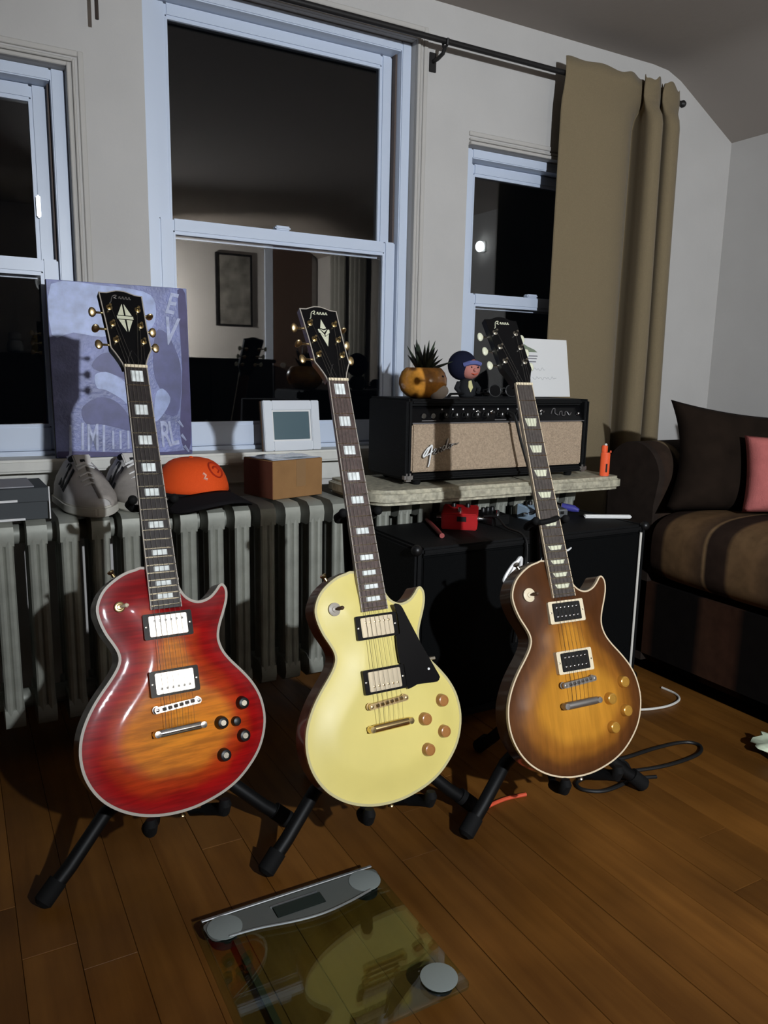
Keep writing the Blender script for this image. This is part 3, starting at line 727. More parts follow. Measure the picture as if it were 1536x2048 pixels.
S3 = dict(BASE, upk=.45, top='tobacco_burst', side='brown_mahogany', bind='binding_cream', bw=2.6, neck='brown_mahogany', board='rosewood_dark', inlays=ALLB[1:], block=False, inlay='aged_pearl', headside='black_plastic', hbind=False, mark=[], markmat='aged_pearl', logo=LOGO, logomat='aged_pearl',
          fbmat='binding_cream', tuner='nickel', button='aged_pearl', ring='cream_plastic', cover='black_plastic', zebra=True, pole='chrome', bridge='dull_metal', saddle='dull_metal', tail='dull_metal', knobpos=[(119, -646), (77, -674), (114, -704), (74, -731)], knob=KN_DOME, knobmat='gold_knob', kcap=0, kcapmat='gold', tog=14, togmat='cream_plastic', tip='brown_wood', btn=[.3]*6)
g1, M1 = guitar('electric_guitar', 'cherry red sunburst electric guitar with cream binding and black knobs', GP['red'], S1)
g2, M2 = guitar('electric_guitar', 'aged cream yellow electric guitar with black pickguard and amber knobs', GP['cream'], S2)
g3, M3 = guitar('electric_guitar', 'brown and amber tobacco sunburst electric guitar with cream pickup rings', GP['tob'], S3)

# guitar stands: tripod base, upright, cradle arms, neck yoke
def stand(M, label, yy=-262, strap=False):
    P = lambda x, y, z: M @ Vector((x*.001, (y+YO)*.001, z*.001))
    b = M.translation; ax = (M.to_3x3() @ Vector((1, 0, 0))); ax.z = 0; ax.normalize(); bk = Vector((-ax.y, ax.x, 0))
    hub = Vector((b.x, b.y, 0))+ax*.012+bk*.175; hub.z = .175
    t = thing('guitar_stand', label, 'guitar stand', (hub.x, hub.y, 0), group='black tripod guitar stands')
    L = lambda v: tuple(Vector(v)-Vector((hub.x, hub.y, 0)))
    yk = P(0, yy, -52)
    obj('upright', G().tube([L(hub-Vector((0, 0, .06))), L(hub), L(yk)], [.0125, .0125, .0105], 14), 'black_metal', t)
    obj('hub', G().lathe([(.020, -.055), (.026, -.045), (.026, .035), (.018, .05)], 18, (0, 0, .165)), 'black_plastic', t)
    for s, dist, dep in ((-1, .222, .085), (1, .240, .085), (0, 0, -.21)):
        ft = Vector((b.x, b.y, 0))+ax*(s*dist)+bk*(dep if s else .175+.21); ft.z = .017
        mid = hub.lerp(ft, .5)+Vector((0, 0, .022))
        top_ = hub+Vector((0, 0, -.02))
        lg = obj('leg', G().tube([L(top_), L(mid), L(hub.lerp(ft, .8)+Vector((0, 0, .004))), L(ft)], [.0135, .0135, .0135, .0135], 12), 'black_metal', t)
        d_ = (ft-mid).normalized()
        obj('rubber_foot', G().tube([L(ft-d_*.035), L(ft+d_*.004), L(ft+d_*.010)], [.0168, .0168, .010], 12), 'black_rubber', lg)
    for s in (-1, 1):
        q = [hub+Vector((0, 0, -.012)), P(s*34, -833, -70), P(s*62, -830, -20), P(s*66, -829, 8)]
        am = obj('cradle_arm', G().tube([L(v) for v in q], .0075, 10), 'black_metal', t)
        obj('rubber_sleeve', G().tube([L(v) for v in (P(s*50, -829, -48), P(s*62, -827, -18), P(s*66, -826, 9), P(s*66, -815, 17), P(s*66, -806, 19))], [.0105, .0112, .0118, .0118, .008], 12), 'black_rubber', am)
    yo = obj('neck_yoke', G().tube([L(P(-38, yy+4, 8)), L(P(-38, yy, -20)), L(P(-26, yy-2, -44)), L(P(0, yy-3, -50)), L(P(26, yy-2, -44)), L(P(38, yy, -20)), L(P(38, yy+4, 8))], .0072, 10), 'black_rubber', t)
    for s in (-1, 1): obj('yoke_tip', G().sphere(L(P(s*38, yy+4, 8)), .0088, 12, 8), 'black_rubber', yo)
    if strap: obj('safety_strap', G().tube([L(P(-39, yy+2, 4)), L(P(-32, yy, 14)), L(P(-14, yy+1, 17)), L(P(4, yy+4, 15)), L(P(13, yy+7, 11))], .0080, 10, flat=.7), 'black_rubber', yo)
    return t
stand(M1, 'black tripod guitar stand under the red sunburst guitar')
stand(M2, 'black tripod guitar stand under the cream guitar in the middle', -272)
stand(M3, 'black tripod guitar stand under the tobacco sunburst guitar', -302, True)

# =================================================================== stone shelf, amplifier and what stands on it
ZS = .616
sg = G(); sp_ = []
for cx, cy, a0 in ((1.765, 1.735, 270), (1.765, 1.985, 0), (.955, 1.985, 90), (.985, 1.765, 180)):
    rr_ = .030 if cx > 1.5 or cy > 1.9 else .062
    for k in range(7): a = R(a0+15*k); sp_.append((cx+rr_*math.cos(a), cy+rr_*math.sin(a)))
tag(obj('stone_shelf', sg.prism(sp_, ZS-.040, ZS), 'stone', bevel=.010, seg=3), 'speckled pale stone slab shelf lying across the radiator under amplifier', 'shelf')

AX0, AX1, AY0, AY1, AZ0, AZ1 = 1.046, 1.690, 1.762, 1.985, ZS+.014, .848
amp = thing('guitar_amplifier', 'black guitar amplifier head with beige grille cloth and silver script logo', 'amplifier', (1.368, 1.87, ZS))
def la(g): return g.xf(Matrix.Translation((-1.368, -1.87, -ZS)))
prof = [(AY0, AZ0), (AY1, AZ0), (AY1, AZ1), (AY0+.045, AZ1), (AY0+.012, AZ1-.018)]
g = G(); n = len(prof)
# shell: top, bottom, sides, back as a frame round the recessed front
g.box(AX0, AX0+.018, AY0, AY1, AZ0, AZ1).box(AX1-.018, AX1, AY0, AY1, AZ0, AZ1).box(AX0+.018, AX1-.018, AY0, AY1, AZ0, AZ0+.018).box(AX0+.018, AX1-.018, AY0+.012, AY1, AZ1-.018, AZ1).box(AX0+.018, AX1-.018, AY1-.018, AY1, AZ0+.018, AZ1-.018)
obj('cabinet', la(g), 'tolex', amp, bevel=.007, seg=3)
obj('grille_cloth', la(G().box(AX0+.020, AX1-.020, AY0+.006, AY0+.016, AZ0+.022, AZ0+.152)), 'beige_grille', amp, bevel=.004)
pan = G().add([(AX0+.019, AY0+.010, AZ0+.156), (AX1-.019, AY0+.010, AZ0+.156), (AX1-.019, AY0+.030, AZ1-.020), (AX0+.019, AY0+.030, AZ1-.020), (AX0+.019, AY0+.05, AZ0+.156), (AX1-.019, AY0+.05, AZ0+.156), (AX1-.019, AY0+.05, AZ1-.020), (AX0+.019, AY0+.05, AZ1-.020)], [(0,1,2,3),(4,7,6,5),(0,4,5,1),(3,2,6,7),(0,3,7,4),(1,5,6,2)])
panel = obj('control_panel', la(pan), 'black_gloss', amp)
pz0, pz1 = AZ0+.156, AZ1-.020
def onp(x, t, d=0.): return (x-1.368, AY0+.010+.020*t-d-1.87, pz0+(pz1-pz0)*t-ZS)
for k, xx in enumerate((1.105, 1.135)):
    j = obj('input_jack', G().lathe([(.007, -.001), (.007, .003), (.004, .004)], 12, onp(xx, .40, .004), 'y'), 'chrome', amp)
for k, xx in enumerate((1.170, 1.205, 1.240, 1.275, 1.310, 1.360, 1.395, 1.430, 1.465, 1.500)):
    kb = obj('amp_knob', G().lathe([(.0105, 0.), (.0105, -.002), (.0085, -.004), (.0075, -.014), (.006, -.0155)], 16, onp(xx, .42), 'y'), 'black_plastic', amp)
    c = onp(xx, .42, .0158); obj('knob_pointer', G().box(c[0]-.0012, c[0]+.0012, c[1]-.0004, c[1]+.001, c[2], c[2]+.0055), 'logo_white', kb)
    c = onp(xx, .80, .0006); obj('panel_number', G().lathe([(.0024, 0), (.0024, -.0012)], 8, c, 'y'), 'logo_white', panel)
for xx in (1.285, 1.335, 1.515): obj('toggle', G().lathe([(.005, 0), (.005, -.003), (.0024, -.004), (.003, -.014)], 10, onp(xx, .62), 'y'), 'chrome', amp)
for xx, wd in ((1.12, .045), (1.36, .04)):
    c = onp(xx, .10, .0008); obj('panel_mark', G().box(c[0]-wd/2, c[0]+wd/2, c[1]-.0004, c[1]+.0006, c[2]-.0012, c[2]+.0012), 'grey_metal', panel)
# amp name on the panel, a loose script
sx = 1.585; strokes = [[(0, 0), (.010, .012), (.020, .014), (.016, .002), (.026, -.004)], [(.030, -.004), (.036, .005), (.044, .006), (.042, -.004), (.052, -.004), (.056, .004), (.064, .005), (.070, -.004), (.080, .003)]]
for s_ in strokes:
    pts = [onp(sx-.035+a, .45+b/.040, .002) for a, b in s_]
    obj('panel_script', G().tube(catmull(pts, 4, False), .0016, 5), 'grey_metal', panel)
obj('pilot_light', G().sphere(onp(1.655, .45, .003), .006, 12, 8), 'chrome', amp)
for xx in (AX0+.006, AX1-.006):
    obj('corner_protector', la(G().box(xx-.018 if xx > 1.3 else xx-.009, xx+.009 if xx > 1.3 else xx+.018, AY0-.002, AY0+.022, AZ0-.002, AZ0+.020)), 'dull_metal', amp, bevel=.006)
for xx in (AX0+.05, AX1-.05):
    for yy in (AY0+.03, AY1-.03): obj('foot', la(G().lathe([(.010, 0), (.013, .006), (.013, .0145)], 14, (xx, yy, ZS))), 'black_rubber', amp)
obj('trim_bead', la(G().box(AX0+.019, AX1-.019, AY0+.004, AY0+.008, AZ0+.1525, AZ0+.1555)), 'grey_metal', amp)
obj('handle', la(G().tube([(1.25, 1.885, AZ1-.002), (1.262, 1.885, AZ1+.010), (1.37, 1.885, AZ1+.013), (1.475, 1.885, AZ1+.010), (1.487, 1.885, AZ1-.002)], .008, 8, flat=.4)), 'black_rubber', amp)
# script logo "Fender": strokes laid out in millimetres, x right, y up
SCRIPT = [
    [(-1, 8), (-6, 5), (-15, -6), (-19, -14), (-16, -16), (-9, -8), (-1, 6), (5, 12), (6, 4), (3, -8), (1, -22), (-1, -34), (-4, -42)],     # F bowl and stem
    [(-10, -14), (0, -9), (9, -3)],                                                                                                        # F bar
    [(10, -10), (16, -4), (19, 2), (15, 3), (12, -4), (14, -10), (20, -9)],                                                                  # e
    [(20, -9), (25, 1), (24, -7), (29, 4), (33, 4), (32, -4), (36, -3)],                                                                     # n
    [(47, 9), (42, 10), (38, 4), (40, -1), (45, 2), (50, 14), (54, 28), (51, 14), (49, 3), (53, 3)],                                         # d
    [(53, 3), (59, 8), (62, 13), (58, 14), (55, 8), (57, 3), (63, 5)],                                                                       # e
    [(63, 5), (67, 14), (68, 11), (73, 15), (80, 14), (86, 17)],                                                                             # r
]
def logo(parent, ox, oy, oz, sc, m, rad_=1.5, back=None):
    root = None
    for i, s_ in enumerate(SCRIPT):
        pts = catmull([(ox+a*.001*sc, oy, oz+b*.001*sc) for a, b in s_], 4, False)
        r_ = [.001*sc*rad_*(1.5 if i == 0 else 1.)*(.6+.4*math.sin(math.pi*k/(len(pts)-1))) for k in range(len(pts))]
        o = obj('logo_letter', G().tube(pts, r_, 6), m if i in (0, 1, 4) or not back else 'chrome', parent)
        if back: obj('letter_shadow', G().tube([(a, b+.0022, c-.0012) for a, b, c in pts], [q*1.5 for q in r_], 6), back, o)  # dark offset copy of each stroke, the letter's shadow put in as colour
logo(amp, 1.118-1.368, AY0-.001-1.87, .712-ZS, 1.08, 'logo_white', 1.6, 'script_shadow')

# potted succulent
pl = thing('potted_succulent', 'spiky dark succulent in a round glazed orange pot on amplifier', 'potted plant', (1.137, 1.838, AZ1))
prof = [(.030, 0), (.045, .006), (.060, .020), (.0665, .038), (.066, .054), (.060, .070), (.051, .081), (.048, .083), (.044, .080), (.040, .07)]
obj('pot', G().lathe(prof, 32), 'pot_glaze', pl, smooth=60)
g = G().sphere((0, 0, 0), 1, 16, 10, (.028, .014, .020)); obj('pot_bare_patch', g.xf(Matrix.Translation((.024, -.049, .016)) @ Matrix.Rotation(R(20), 4, 'X') @ Matrix.Rotation(R(-24), 4, 'Y')), 'pot_white', pl, smooth=60)
obj('pot_smudge', G().sphere((.026, -.0545, .060), 1, 12, 8, (.007, .005, .0035)), 'brown_wood', pl, smooth=60)
obj('potting_soil', G().lathe([(.002, .072), (.042, .072), (.042, .075), (.002, .078)], 20), 'soil', pl)
for k in range(20):
    a = k*2.4; inc = .10+.85*(k/19.); L = random.uniform(.072, .098)*(1.0 if k < 12 else .75)
    if k in (17,): a, inc, L = R(-12), 1.22, .085
    dx, dy, dz = math.cos(a)*math.sin(inc), math.sin(a)*math.sin(inc), math.cos(inc)
    q = [(dx*L*t+math.cos(a)*.008, dy*L*t+math.sin(a)*.008, .074+dz*L*t*(1-.05*t)) for t in (0, .3, .6, .85, 1)]
    obj('leaf', G().tube(q, [.0080, .0088, .0062, .0030, .0005], 6, flat=.6), 'succulent', pl, smooth=60)
# figurine with rounded navy cap
fg = thing('doll_figurine', 'small doll figurine with rounded navy cap and pink face on amplifier', 'figurine', (1.325, 1.895, AZ1), R(-18))
obj('body', G().lathe([(.020, 0), (.026, .008), (.028, .030), (.022, .048), (.012, .056)], 18), 'dark_cloth', fg, smooth=60)
obj('head', G().sphere((.004, -.004, .083), .032, 18, 12, (1, .95, .95)), 'pink_face', fg, smooth=60)
obj('cap', G().sphere((-.014, .010, .092), .043, 20, 14, (1.0, .9, 1.0)), 'navy_cloth', fg, smooth=60)
obj('head_band', G().tube([(-.020, -.027, .094), (-.004, -.037, .100), (.014, -.036, .101), (.030, -.024, .097)], .0065, 8), 'blue_band', fg)
obj('nose', G().sphere((.012, -.035, .080), .005, 10, 8), 'pink_face', fg)
for ex in (.002, .022): obj('eye', G().sphere((ex, -.0325, .0875), .0026, 8, 6), 'dark_shell', fg)
obj('mouth', G().tube([(.003, -.0325, .070), (.012, -.035, .067), (.021, -.033, .070)], .0012, 5), 'cord_red', fg)
for s in (-1, 1): obj('arm', G().tube([(s*.024, 0, .042), (s*.034, -.008, .026), (s*.028, -.020, .016)], [.008, .0075, .006], 8), 'dark_cloth', fg)
obj('neck_tie', G().add([(-.004, -.0285, .048), (.004, -.0285, .050), (.009, -.031, .030), (.002, -.033, .016), (-.005, -.031, .031), (-.004, -.024, .048), (.004, -.024, .050), (.009, -.026, .030), (.002, -.027, .016), (-.005, -.026, .031)], [(0,1,2,3,4),(9,8,7,6,5),(0,5,6,1),(1,6,7,2),(2,7,8,3),(3,8,9,4),(4,9,5,0)]), 'yellow_cloth', fg)
# eyeglasses lying on the amp
eg = thing('eyeglasses', 'dark folded eyeglasses lying on the amplifier beside the figurine', 'eyeglasses', (1.405, 1.825, AZ1))
for s in (-1, 1):
    rim = obj('rim', G().tube([(s*.030+.021*math.cos(a), 0+.003*math.sin(a), .022+.017*math.sin(a)) for a in [2*math.pi*k/20 for k in range(21)]], .0017, 6), 'dull_black', eg)
    obj('lens', G().lathe([(.0195, -.0006), (.0195, .0006)], 20, (s*.030, 0, .022), 'y').xf(Matrix.Translation((0, 0, .022)) @ Matrix.Diagonal((1, 1, .82, 1)) @ Matrix.Translation((0, 0, -.022))), 'black_gloss', rim)
    obj('temple', G().tube([(s*.051, .002, .027), (s*.050, .03, .022), (s*.03, .05, .010), (-s*.03, .055+.006*s, .006)], .0017, 6), 'dull_black', eg)
obj('bridge', G().tube([(-.010, 0, .027), (0, -.003, .030), (.010, 0, .027)], .0017, 6), 'dull_black', eg)
# white card with a printed picture and handwriting
cdm = Matrix.Translation((1.668, 1.940, AZ1)) @ Matrix.Rotation(R(3), 4, 'Z') @ Matrix.Rotation(R(-10), 4, 'X')
card = thing('greeting_card', 'white card with handwriting and small printed picture leaning on amplifier', 'card', M=cdm)
obj('sheet', G().box(-.104, .104, 0, .0016, .001, .185), 'paper_white', card)
obj('printed_picture', G().add([(x, -.0006, z) for x, z in ((-.098, .142), (-.098, .158), (-.080, .166), (-.070, .160), (-.040, .150), (-.028, .142))]+[(x, .0002, z) for x, z in ((-.098, .142), (-.098, .158), (-.080, .166), (-.070, .160), (-.040, .150), (-.028, .142))], [(0,1,2,3,4,5),(11,10,9,8,7,6)]+[(i, 6+i, 6+(i+1) % 6, (i+1) % 6) for i in range(6)]), mat('print_olive', (.20, .24, .17), .7), card)
for k, z in enumerate((.128, .120, .110)): obj('printed_bar', G().box(-.098, -.028-.004*k, -.0006, .0002, z, z+.0035), 'ink', card)
for k, (x0, z, n) in enumerate(((-.065, .088, 6), (-.055, .060, 9))):
    pts = [(x0+i*.006, -.0006, z+.004*math.sin(i*2.3+k)+.002*math.sin(i*5.1)) for i in range(n*2)]
    obj('handwriting', G().tube(catmull(pts, 3, False), .0006, 4), mat('pencil', (.42, .42, .44), .8), card)
# lighter standing on the end of the shelf
lt = thing('cigarette_lighter', 'bright orange plastic lighter standing on the stone shelf end', 'lighter', (1.738, 1.735, ZS), R(-38))
obj('tank', G().prism([(.0145*math.cos(a), .0075*math.sin(a)) for a in [2*math.pi*k/20 for k in range(20)]], 0, .072).xf(Matrix.Identity(4)), 'orange_plastic', lt, bevel=.002, smooth=40)
obj('hood', G().prism([(.0095*math.cos(a)-.004, .007*math.sin(a)) for a in [2*math.pi*k/16 for k in range(16)]], .072, .094), 'orange_plastic', lt, bevel=.002)
obj('thumb_button', G().box(.0125, .0165, -.005, .005, .070, .080), 'orange_plastic', lt, bevel=.002)
obj('window_slot', G().box(.002, .007, -.0082, -.0070, .012, .038), 'dark_shell', lt)
obj('spark_wheel', G().lathe([(.004, -.004), (.0045, 0), (.004, .004)], 12, (-.001, 0, .096), 'y'), 'dull_metal', lt)
# black lead from amp down to the pedals
tag(obj('instrument_cable', G().tube(catmull([(1.372, 1.752, .812), (1.376, 1.728, .80), (1.388, 1.715, .74), (1.410, 1.700, .66), (1.428, 1.688, .60), (1.440, 1.690, .545), (1.446, 1.712, .524), (1.452, 1.735, .522)], 5, False), .0042, 8), 'cord_black'), 'black cable hanging from amplifier front down to the pedals', 'cable')

# =================================================================== speaker cabinet and the gear on its top
CX0, CX1, CY0, CY1, CZ1 = .955, 1.738, 1.552, 1.845, .497
cab = thing('speaker_cabinet', 'large black speaker cabinet with white script logo behind the guitar', 'speaker cabinet', (1.3465, 1.70, 0))
def lc(g): return g.xf(Matrix.Translation((-1.3465, -1.70, 0)))
g = G().box(CX0, CX0+.02, CY0, CY1, .03, CZ1).box(CX1-.02, CX1, CY0, CY1, .03, CZ1).box(CX0+.02, CX1-.02, CY0, CY1, CZ1-.02, CZ1).box(CX0+.02, CX1-.02, CY0, CY1, .03, .05).box(CX0+.02, CX1-.02, CY1-.02, CY1, .05, CZ1-.02)
obj('shell', lc(g), 'tolex', cab, bevel=.006, seg=2)
obj('grille_cloth', lc(G().box(CX0+.022, CX1-.022, CY0+.004, CY0+.018, .052, CZ1-.022)), 'black_grille', cab, bevel=.004)
obj('piping', lc(G().tube([(CX1-.021, CY0+.001, .053), (CX1-.021, CY0+.001, CZ1-.022)], .0038, 8)), 'cord_white', cab)
logo(cab, 1.268-1.3465, CY0+.001-1.70, .418, 2.15, 'logo_white', 1.6)
for xx in (CX0+.05, CX1-.05):
    for yy in (CY0+.04, CY1-.04): obj('caster', lc(G().lathe([(.012, .0), (.022, .004), (.022, .026), (.012, .031)], 16, (xx, yy, 0))), 'black_rubber', cab)
for xx, zz in ((CX0+.004, CZ1-.004), (CX1-.004, CZ1-.004), (CX0+.004, .034), (CX1-.004, .034)):
    obj('corner_cap', lc(G().sphere((xx, CY0+.004, zz), .014, 12, 8)), 'black_plastic', cab)
def pedal(name, label, x, y, rz, w_, d_, h_, body, knobs, plate=None):
    t = thing(name, label, 'effects pedal', (x, y, CZ1), rz)
    g = G().add([(-w_/2, -d_/2, 0), (w_/2, -d_/2, 0), (w_/2, d_/2, 0), (-w_/2, d_/2, 0), (-w_/2, -d_/2, h_*.8), (w_/2, -d_/2, h_*.8), (w_/2, d_/2, h_), (-w_/2, d_/2, h_)], [(0,3,2,1),(4,5,6,7),(0,1,5,4),(1,2,6,5),(2,3,7,6),(3,0,4,7)])
    obj('enclosure', g, body, t, bevel=.003)
    for k in range(knobs):
        xx = (k-(knobs-1)/2)*w_/max(1, knobs)*.8
        obj('control_knob', G().lathe([(.007, 0), (.0065, .010), (.005, .012)], 14, (xx, d_*.25, h_*.93)), 'black_plastic', t)
    obj('foot_switch', G().lathe([(.007, 0), (.007, .004), (.005, .005), (.005, .012)], 14, (0, -d_*.28, h_*.84)), 'chrome', t)
    for s in (-1, 1): obj('jack_socket', G().lathe([(.007, 0), (.007, s*.004), (.0045, s*.012), (.0045, s*.016)], 12, (s*w_/2, 0, h_*.45), 'x'), 'chrome', t)
    if plate:
        obj('front_mark', G().box(-w_*.06, w_*.20, -d_/2-.0008, -d_/2+.0004, h_*.42, h_*.66), plate, t)
    return t
pd1 = pedal('red_pedal', 'bright red metal effects pedal on top of the speaker cabinet', 1.212, 1.742, R(-38), .098, .092, .056, 'pedal_red', 2, 'dark_shell')
pedal('blue_pedal', 'small pale blue effects pedal on cabinet behind guitar neck', 1.470, 1.742, R(4), .046, .088, .044, 'pedal_blue', 2)
pedal('black_pedal', 'small black effects pedal between the red and blue pedals', 1.330, 1.752, R(6), .066, .078, .034, 'black_plastic', 3)
pedal('silver_pedal', 'little chrome effects pedal right of the guitar neck', 1.560, 1.755, R(-6), .050, .080, .036, 'brushed_silver', 1, 'dark_shell')
tag(obj('patch_plug', G().tube([(1.625, 1.79, CZ1+.022), (1.648, 1.762, CZ1+.018), (1.656, 1.748, CZ1+.014)], [.011, .011, .0055], 12), 'blue_plastic'), 'small blue plug lying on the cabinet by the white bar', 'plug')
tag(obj('white_bar', G().box(-.072, .072, -.010, .010, 0, .010).xf(Matrix.Translation((1.700, 1.672, CZ1+.001)) @ Matrix.Rotation(R(-26), 4, 'Z')), 'white_plastic', bevel=.003), 'thin white bar lying on the right end of speaker cabinet', 'bar')
tag(obj('drumstick', G().tube([(1.165, 1.838, CZ1+.0065), (1.11, 1.70, CZ1+.0065), (1.088, 1.645, CZ1+.0065), (1.084, 1.636, CZ1+.0065)], [.0060, .0062, .0050, .0068], 10), 'red_rod'), 'thin dull red stick lying on cabinet left of the red pedal', 'stick')
tag(obj('patch_cable', G().tube(catmull([(1.278, 1.722, CZ1+.028), (1.300, 1.690, CZ1+.030), (1.296, 1.64, CZ1+.010), (1.290, 1.565, CZ1+.006), (1.286, 1.538, CZ1-.03), (1.276, 1.534, .36), (1.262, 1.536, .22)], 5, False), .0030, 7), 'cord_black'), 'thin black patch cable running from red pedal over cabinet front', 'cable')

# =================================================================== things on the radiator and the sill
ZR_ = .574
sb = thing('shoe_box', 'flat dark grey shoe box with white label line at left edge', 'box', (.060, 1.955, ZR_), R(1.5))
obj('base', G().box(-.165, .110, -.078, .082, 0, .052), 'shoebox_grey', sb, bevel=.001, seg=1)
obj('lid', G().box(-.168, .114, -.081, .085, .040, .072), 'shoebox_grey', sb, bevel=.0015, seg=1)
obj('lid_edge', G().box(.1125, .1150, -.0822, -.079, .000, .074), 'paper_white', sb)
obj('tissue_sheet', G().box(-.15, .085, -.065, .080, .072, .0745), mat('tissue', (.30, .30, .32), .8), sb)
obj('label_line', G().box(.00, .048, -.0818, -.0808, .042, .047), 'paper_white', sb)
obj('label_strip', G().box(.01, .062, -.0818, -.0775, -.0, .005), 'paper_white', sb)
rc = thing('red_can', 'tall narrow red bottle standing on shoe box at left edge', 'bottle', (.021, 1.955, ZR_+.0746))
obj('body', G().lathe([(.020, 0), (.022, .004), (.022, .105), (.018, .118), (.010, .128)], 20), 'red_can', rc)
obj('neck', G().lathe([(.009, .126), (.009, .150), (.010, .152), (.010, .166)], 14), 'white_plastic', rc)

# sneakers
def shoe(label, loc, rz, mirror=1):
    t = thing('sneaker', label, 'shoe', loc, rz, group='pair of sneakers on the radiator')
    # local: toe towards -y, heel +y, length .28
    def wd(v): return .036+.022*math.sin(min(1, v/.42)*math.pi/2)*(1 if v < .42 else 1)-.012*max(0, v-.42)/.58
    def cen(v): return mirror*(.006*math.sin(v*3.0)-.004)
    def half(v):
        e = .5 if v < .5 else .5
        return wd(v)*math.sqrt(max(.02, 1-((.30-v)/.30)**2)) if v < .30 else wd(v)*(math.sqrt(max(.02, 1-((v-.86)/.14)**2)) if v > .86 else 1)
    vs_ = [0, .02, .06, .12, .2, .3, .4, .5, .6, .7, .8, .9, .96, 1.]
    def hgt(v):
        pts = [(0, .030), (.10, .046), (.25, .056), (.36, .075), (.48, .102), (.60, .118), (.72, .112), (.85, .098), (.95, .108), (1, .102)]
        for (a, b), (c, d) in zip(pts, pts[1:]):
            if a <= v <= c: q = (v-a)/(c-a); q = q*q*(3-2*q); return b+(d-b)*q
    K = 12
    def sect(v, w_, z0, z1, topw):
        out = []
        for k in range(K+1):
            a = math.pi*k/K; c, s = math.cos(a), math.sin(a)
            out.append((cen(v)+w_*(1-(1-topw)*s**2)*math.copysign(abs(c)**.7, c), -.14+.28*v, z0+(z1-z0)*s**.75))
        return out
    vs = []; [vs.extend(sect(v, half(v)*.98+.002, .018, hgt(v), .62 if v > .35 else .85)) for v in vs_]
    n_ = K+1; m_ = len(vs_)
    fs = [(i*n_+k, i*n_+k+1, (i+1)*n_+k+1, (i+1)*n_+k) for i in range(m_-1) for k in range(K)]+[tuple(range(n_)), tuple((m_-1)*n_+k for k in range(n_))]+[(i*n_+K, i*n_, (i+1)*n_, (i+1)*n_+K) for i in range(m_-1)]
    obj('upper', G().add(vs, fs), 'sneaker_white', t, smooth=70)
    ol = [(cen(v)+half(v)+.005, -.145+.29*v) for v in vs_]+[(cen(v)-half(v)-.005, -.145+.29*v) for v in vs_[::-1]]
    obj('sole', G().prism(ol, 0, .024), 'sneaker_sole', t, bevel=.004, seg=2)
    # suede overlay on one side of the toe box
    vs = []; rows = [.06, .12, .2, .3, .4, .5]
    for v in rows:
        s_ = sect(v, half(v)*.99+.0035, .020, hgt(v)+.0012, .62 if v > .35 else .85)
        vs += s_[:7] if mirror > 0 else s_[-7:]
    obj('suede_overlay', G().add(vs, [(i*7+k, i*7+k+1, (i+1)*7+k+1, (i+1)*7+k) for i in range(len(rows)-1) for k in range(6)]), 'sneaker_suede', t, smooth=70, solid=.0012)
    for k in range(3):
        v = .42+.085*k; s0 = sect(v, half(v)+.0035, .022, hgt(v), .62); s1 = sect(v+.045, half(v+.045)+.0035, .022, hgt(v+.045), .62)
        a0, a1 = (s0[-2], s1[-2]); b0, b1 = sect(v+.06, half(v+.06)+.0035, .022, hgt(v+.06), .62)[-5], sect(v+.10, half(v+.10)+.0035, .022, hgt(v+.10), .62)[-5]
        obj('side_stripe', G().add([a0, a1, b1, b0], [(0, 1, 2, 3)]), 'dark_shell', t, solid=.0022)
    for k in range(5):
        v = .30+.055*k; z = hgt(v)+.0035
        obj('lace', G().tube([(cen(v)-.020, -.14+.28*v, z-.008), (cen(v), -.14+.28*(v+.012), z+.001), (cen(v)+.020, -.14+.28*(v+.02), z-.008)], .0028, 6), 'paper_white', t)
    obj('tongue', G().add([(cen(.55)-.018, .008, hgt(.5)), (cen(.55)+.018, .008, hgt(.5)), (cen(.6)+.022, .028, .128), (cen(.6)-.022, .028, .128), (cen(.55)-.018, .018, hgt(.5)-.004), (cen(.55)+.018, .018, hgt(.5)-.004), (cen(.6)+.022, .036, .126), (cen(.6)-.022, .036, .126)], [(0,1,2,3),(7,6,5,4),(0,4,5,1),(1,5,6,2),(2,6,7,3),(3,7,4,0)]), 'sneaker_white', t, bevel=.003)
    obj('ankle_opening', G().sphere((cen(.72), .058, .112), 1, 14, 8, (.022, .045, .012)), 'dark_cloth', t)
    return t
shoe('white sneaker with black side stripes beside the shoe box on radiator', (.268, 1.985, ZR_+.001), R(7), 1)
shoe('white sneaker half hidden behind the red guitar neck on radiator', (.388, 1.990, ZR_+.001), R(6), -1)

# baseball cap
cp = thing('baseball_cap', 'bright orange baseball cap with black brim lying on the radiator', 'cap', (.530, 1.965, ZR_), R(16))
def crown(u, v):
    a = 2*math.pi*u; ph = v*math.pi/2
    r_ = .086*math.cos(ph)**.62; rip = 1+.012*abs(math.sin(3*a))
    return (r_*rip*math.cos(a), r_*1.05*rip*math.sin(a)-.0+.012*math.sin(ph), .034+.082*math.sin(ph))
obj('crown', G().grid(crown, 36, 10, True), 'cap_orange', cp, smooth=70, solid=.002)
obj('sweat_band', G().tube([(.086*math.cos(a), .0903*math.sin(a), .030) for a in [2*math.pi*k/32 for k in range(33)]], .006, 6, flat=1.), 'cap_black', cp)
def brim(u, v):
    a = R(200+140*u); r0 = .088; r1 = .088+.078*math.sin(math.pi*u)**.5
    r_ = r0+(r1-r0)*v
    x_, y_ = r_*math.cos(a), r_*1.05*math.sin(a)
    return (x_, y_, .040-.018*(x_/.09)**2-.018*v)
obj('brim', G().grid(brim, 24, 6), 'cap_black', cp, smooth=70, solid=.004)
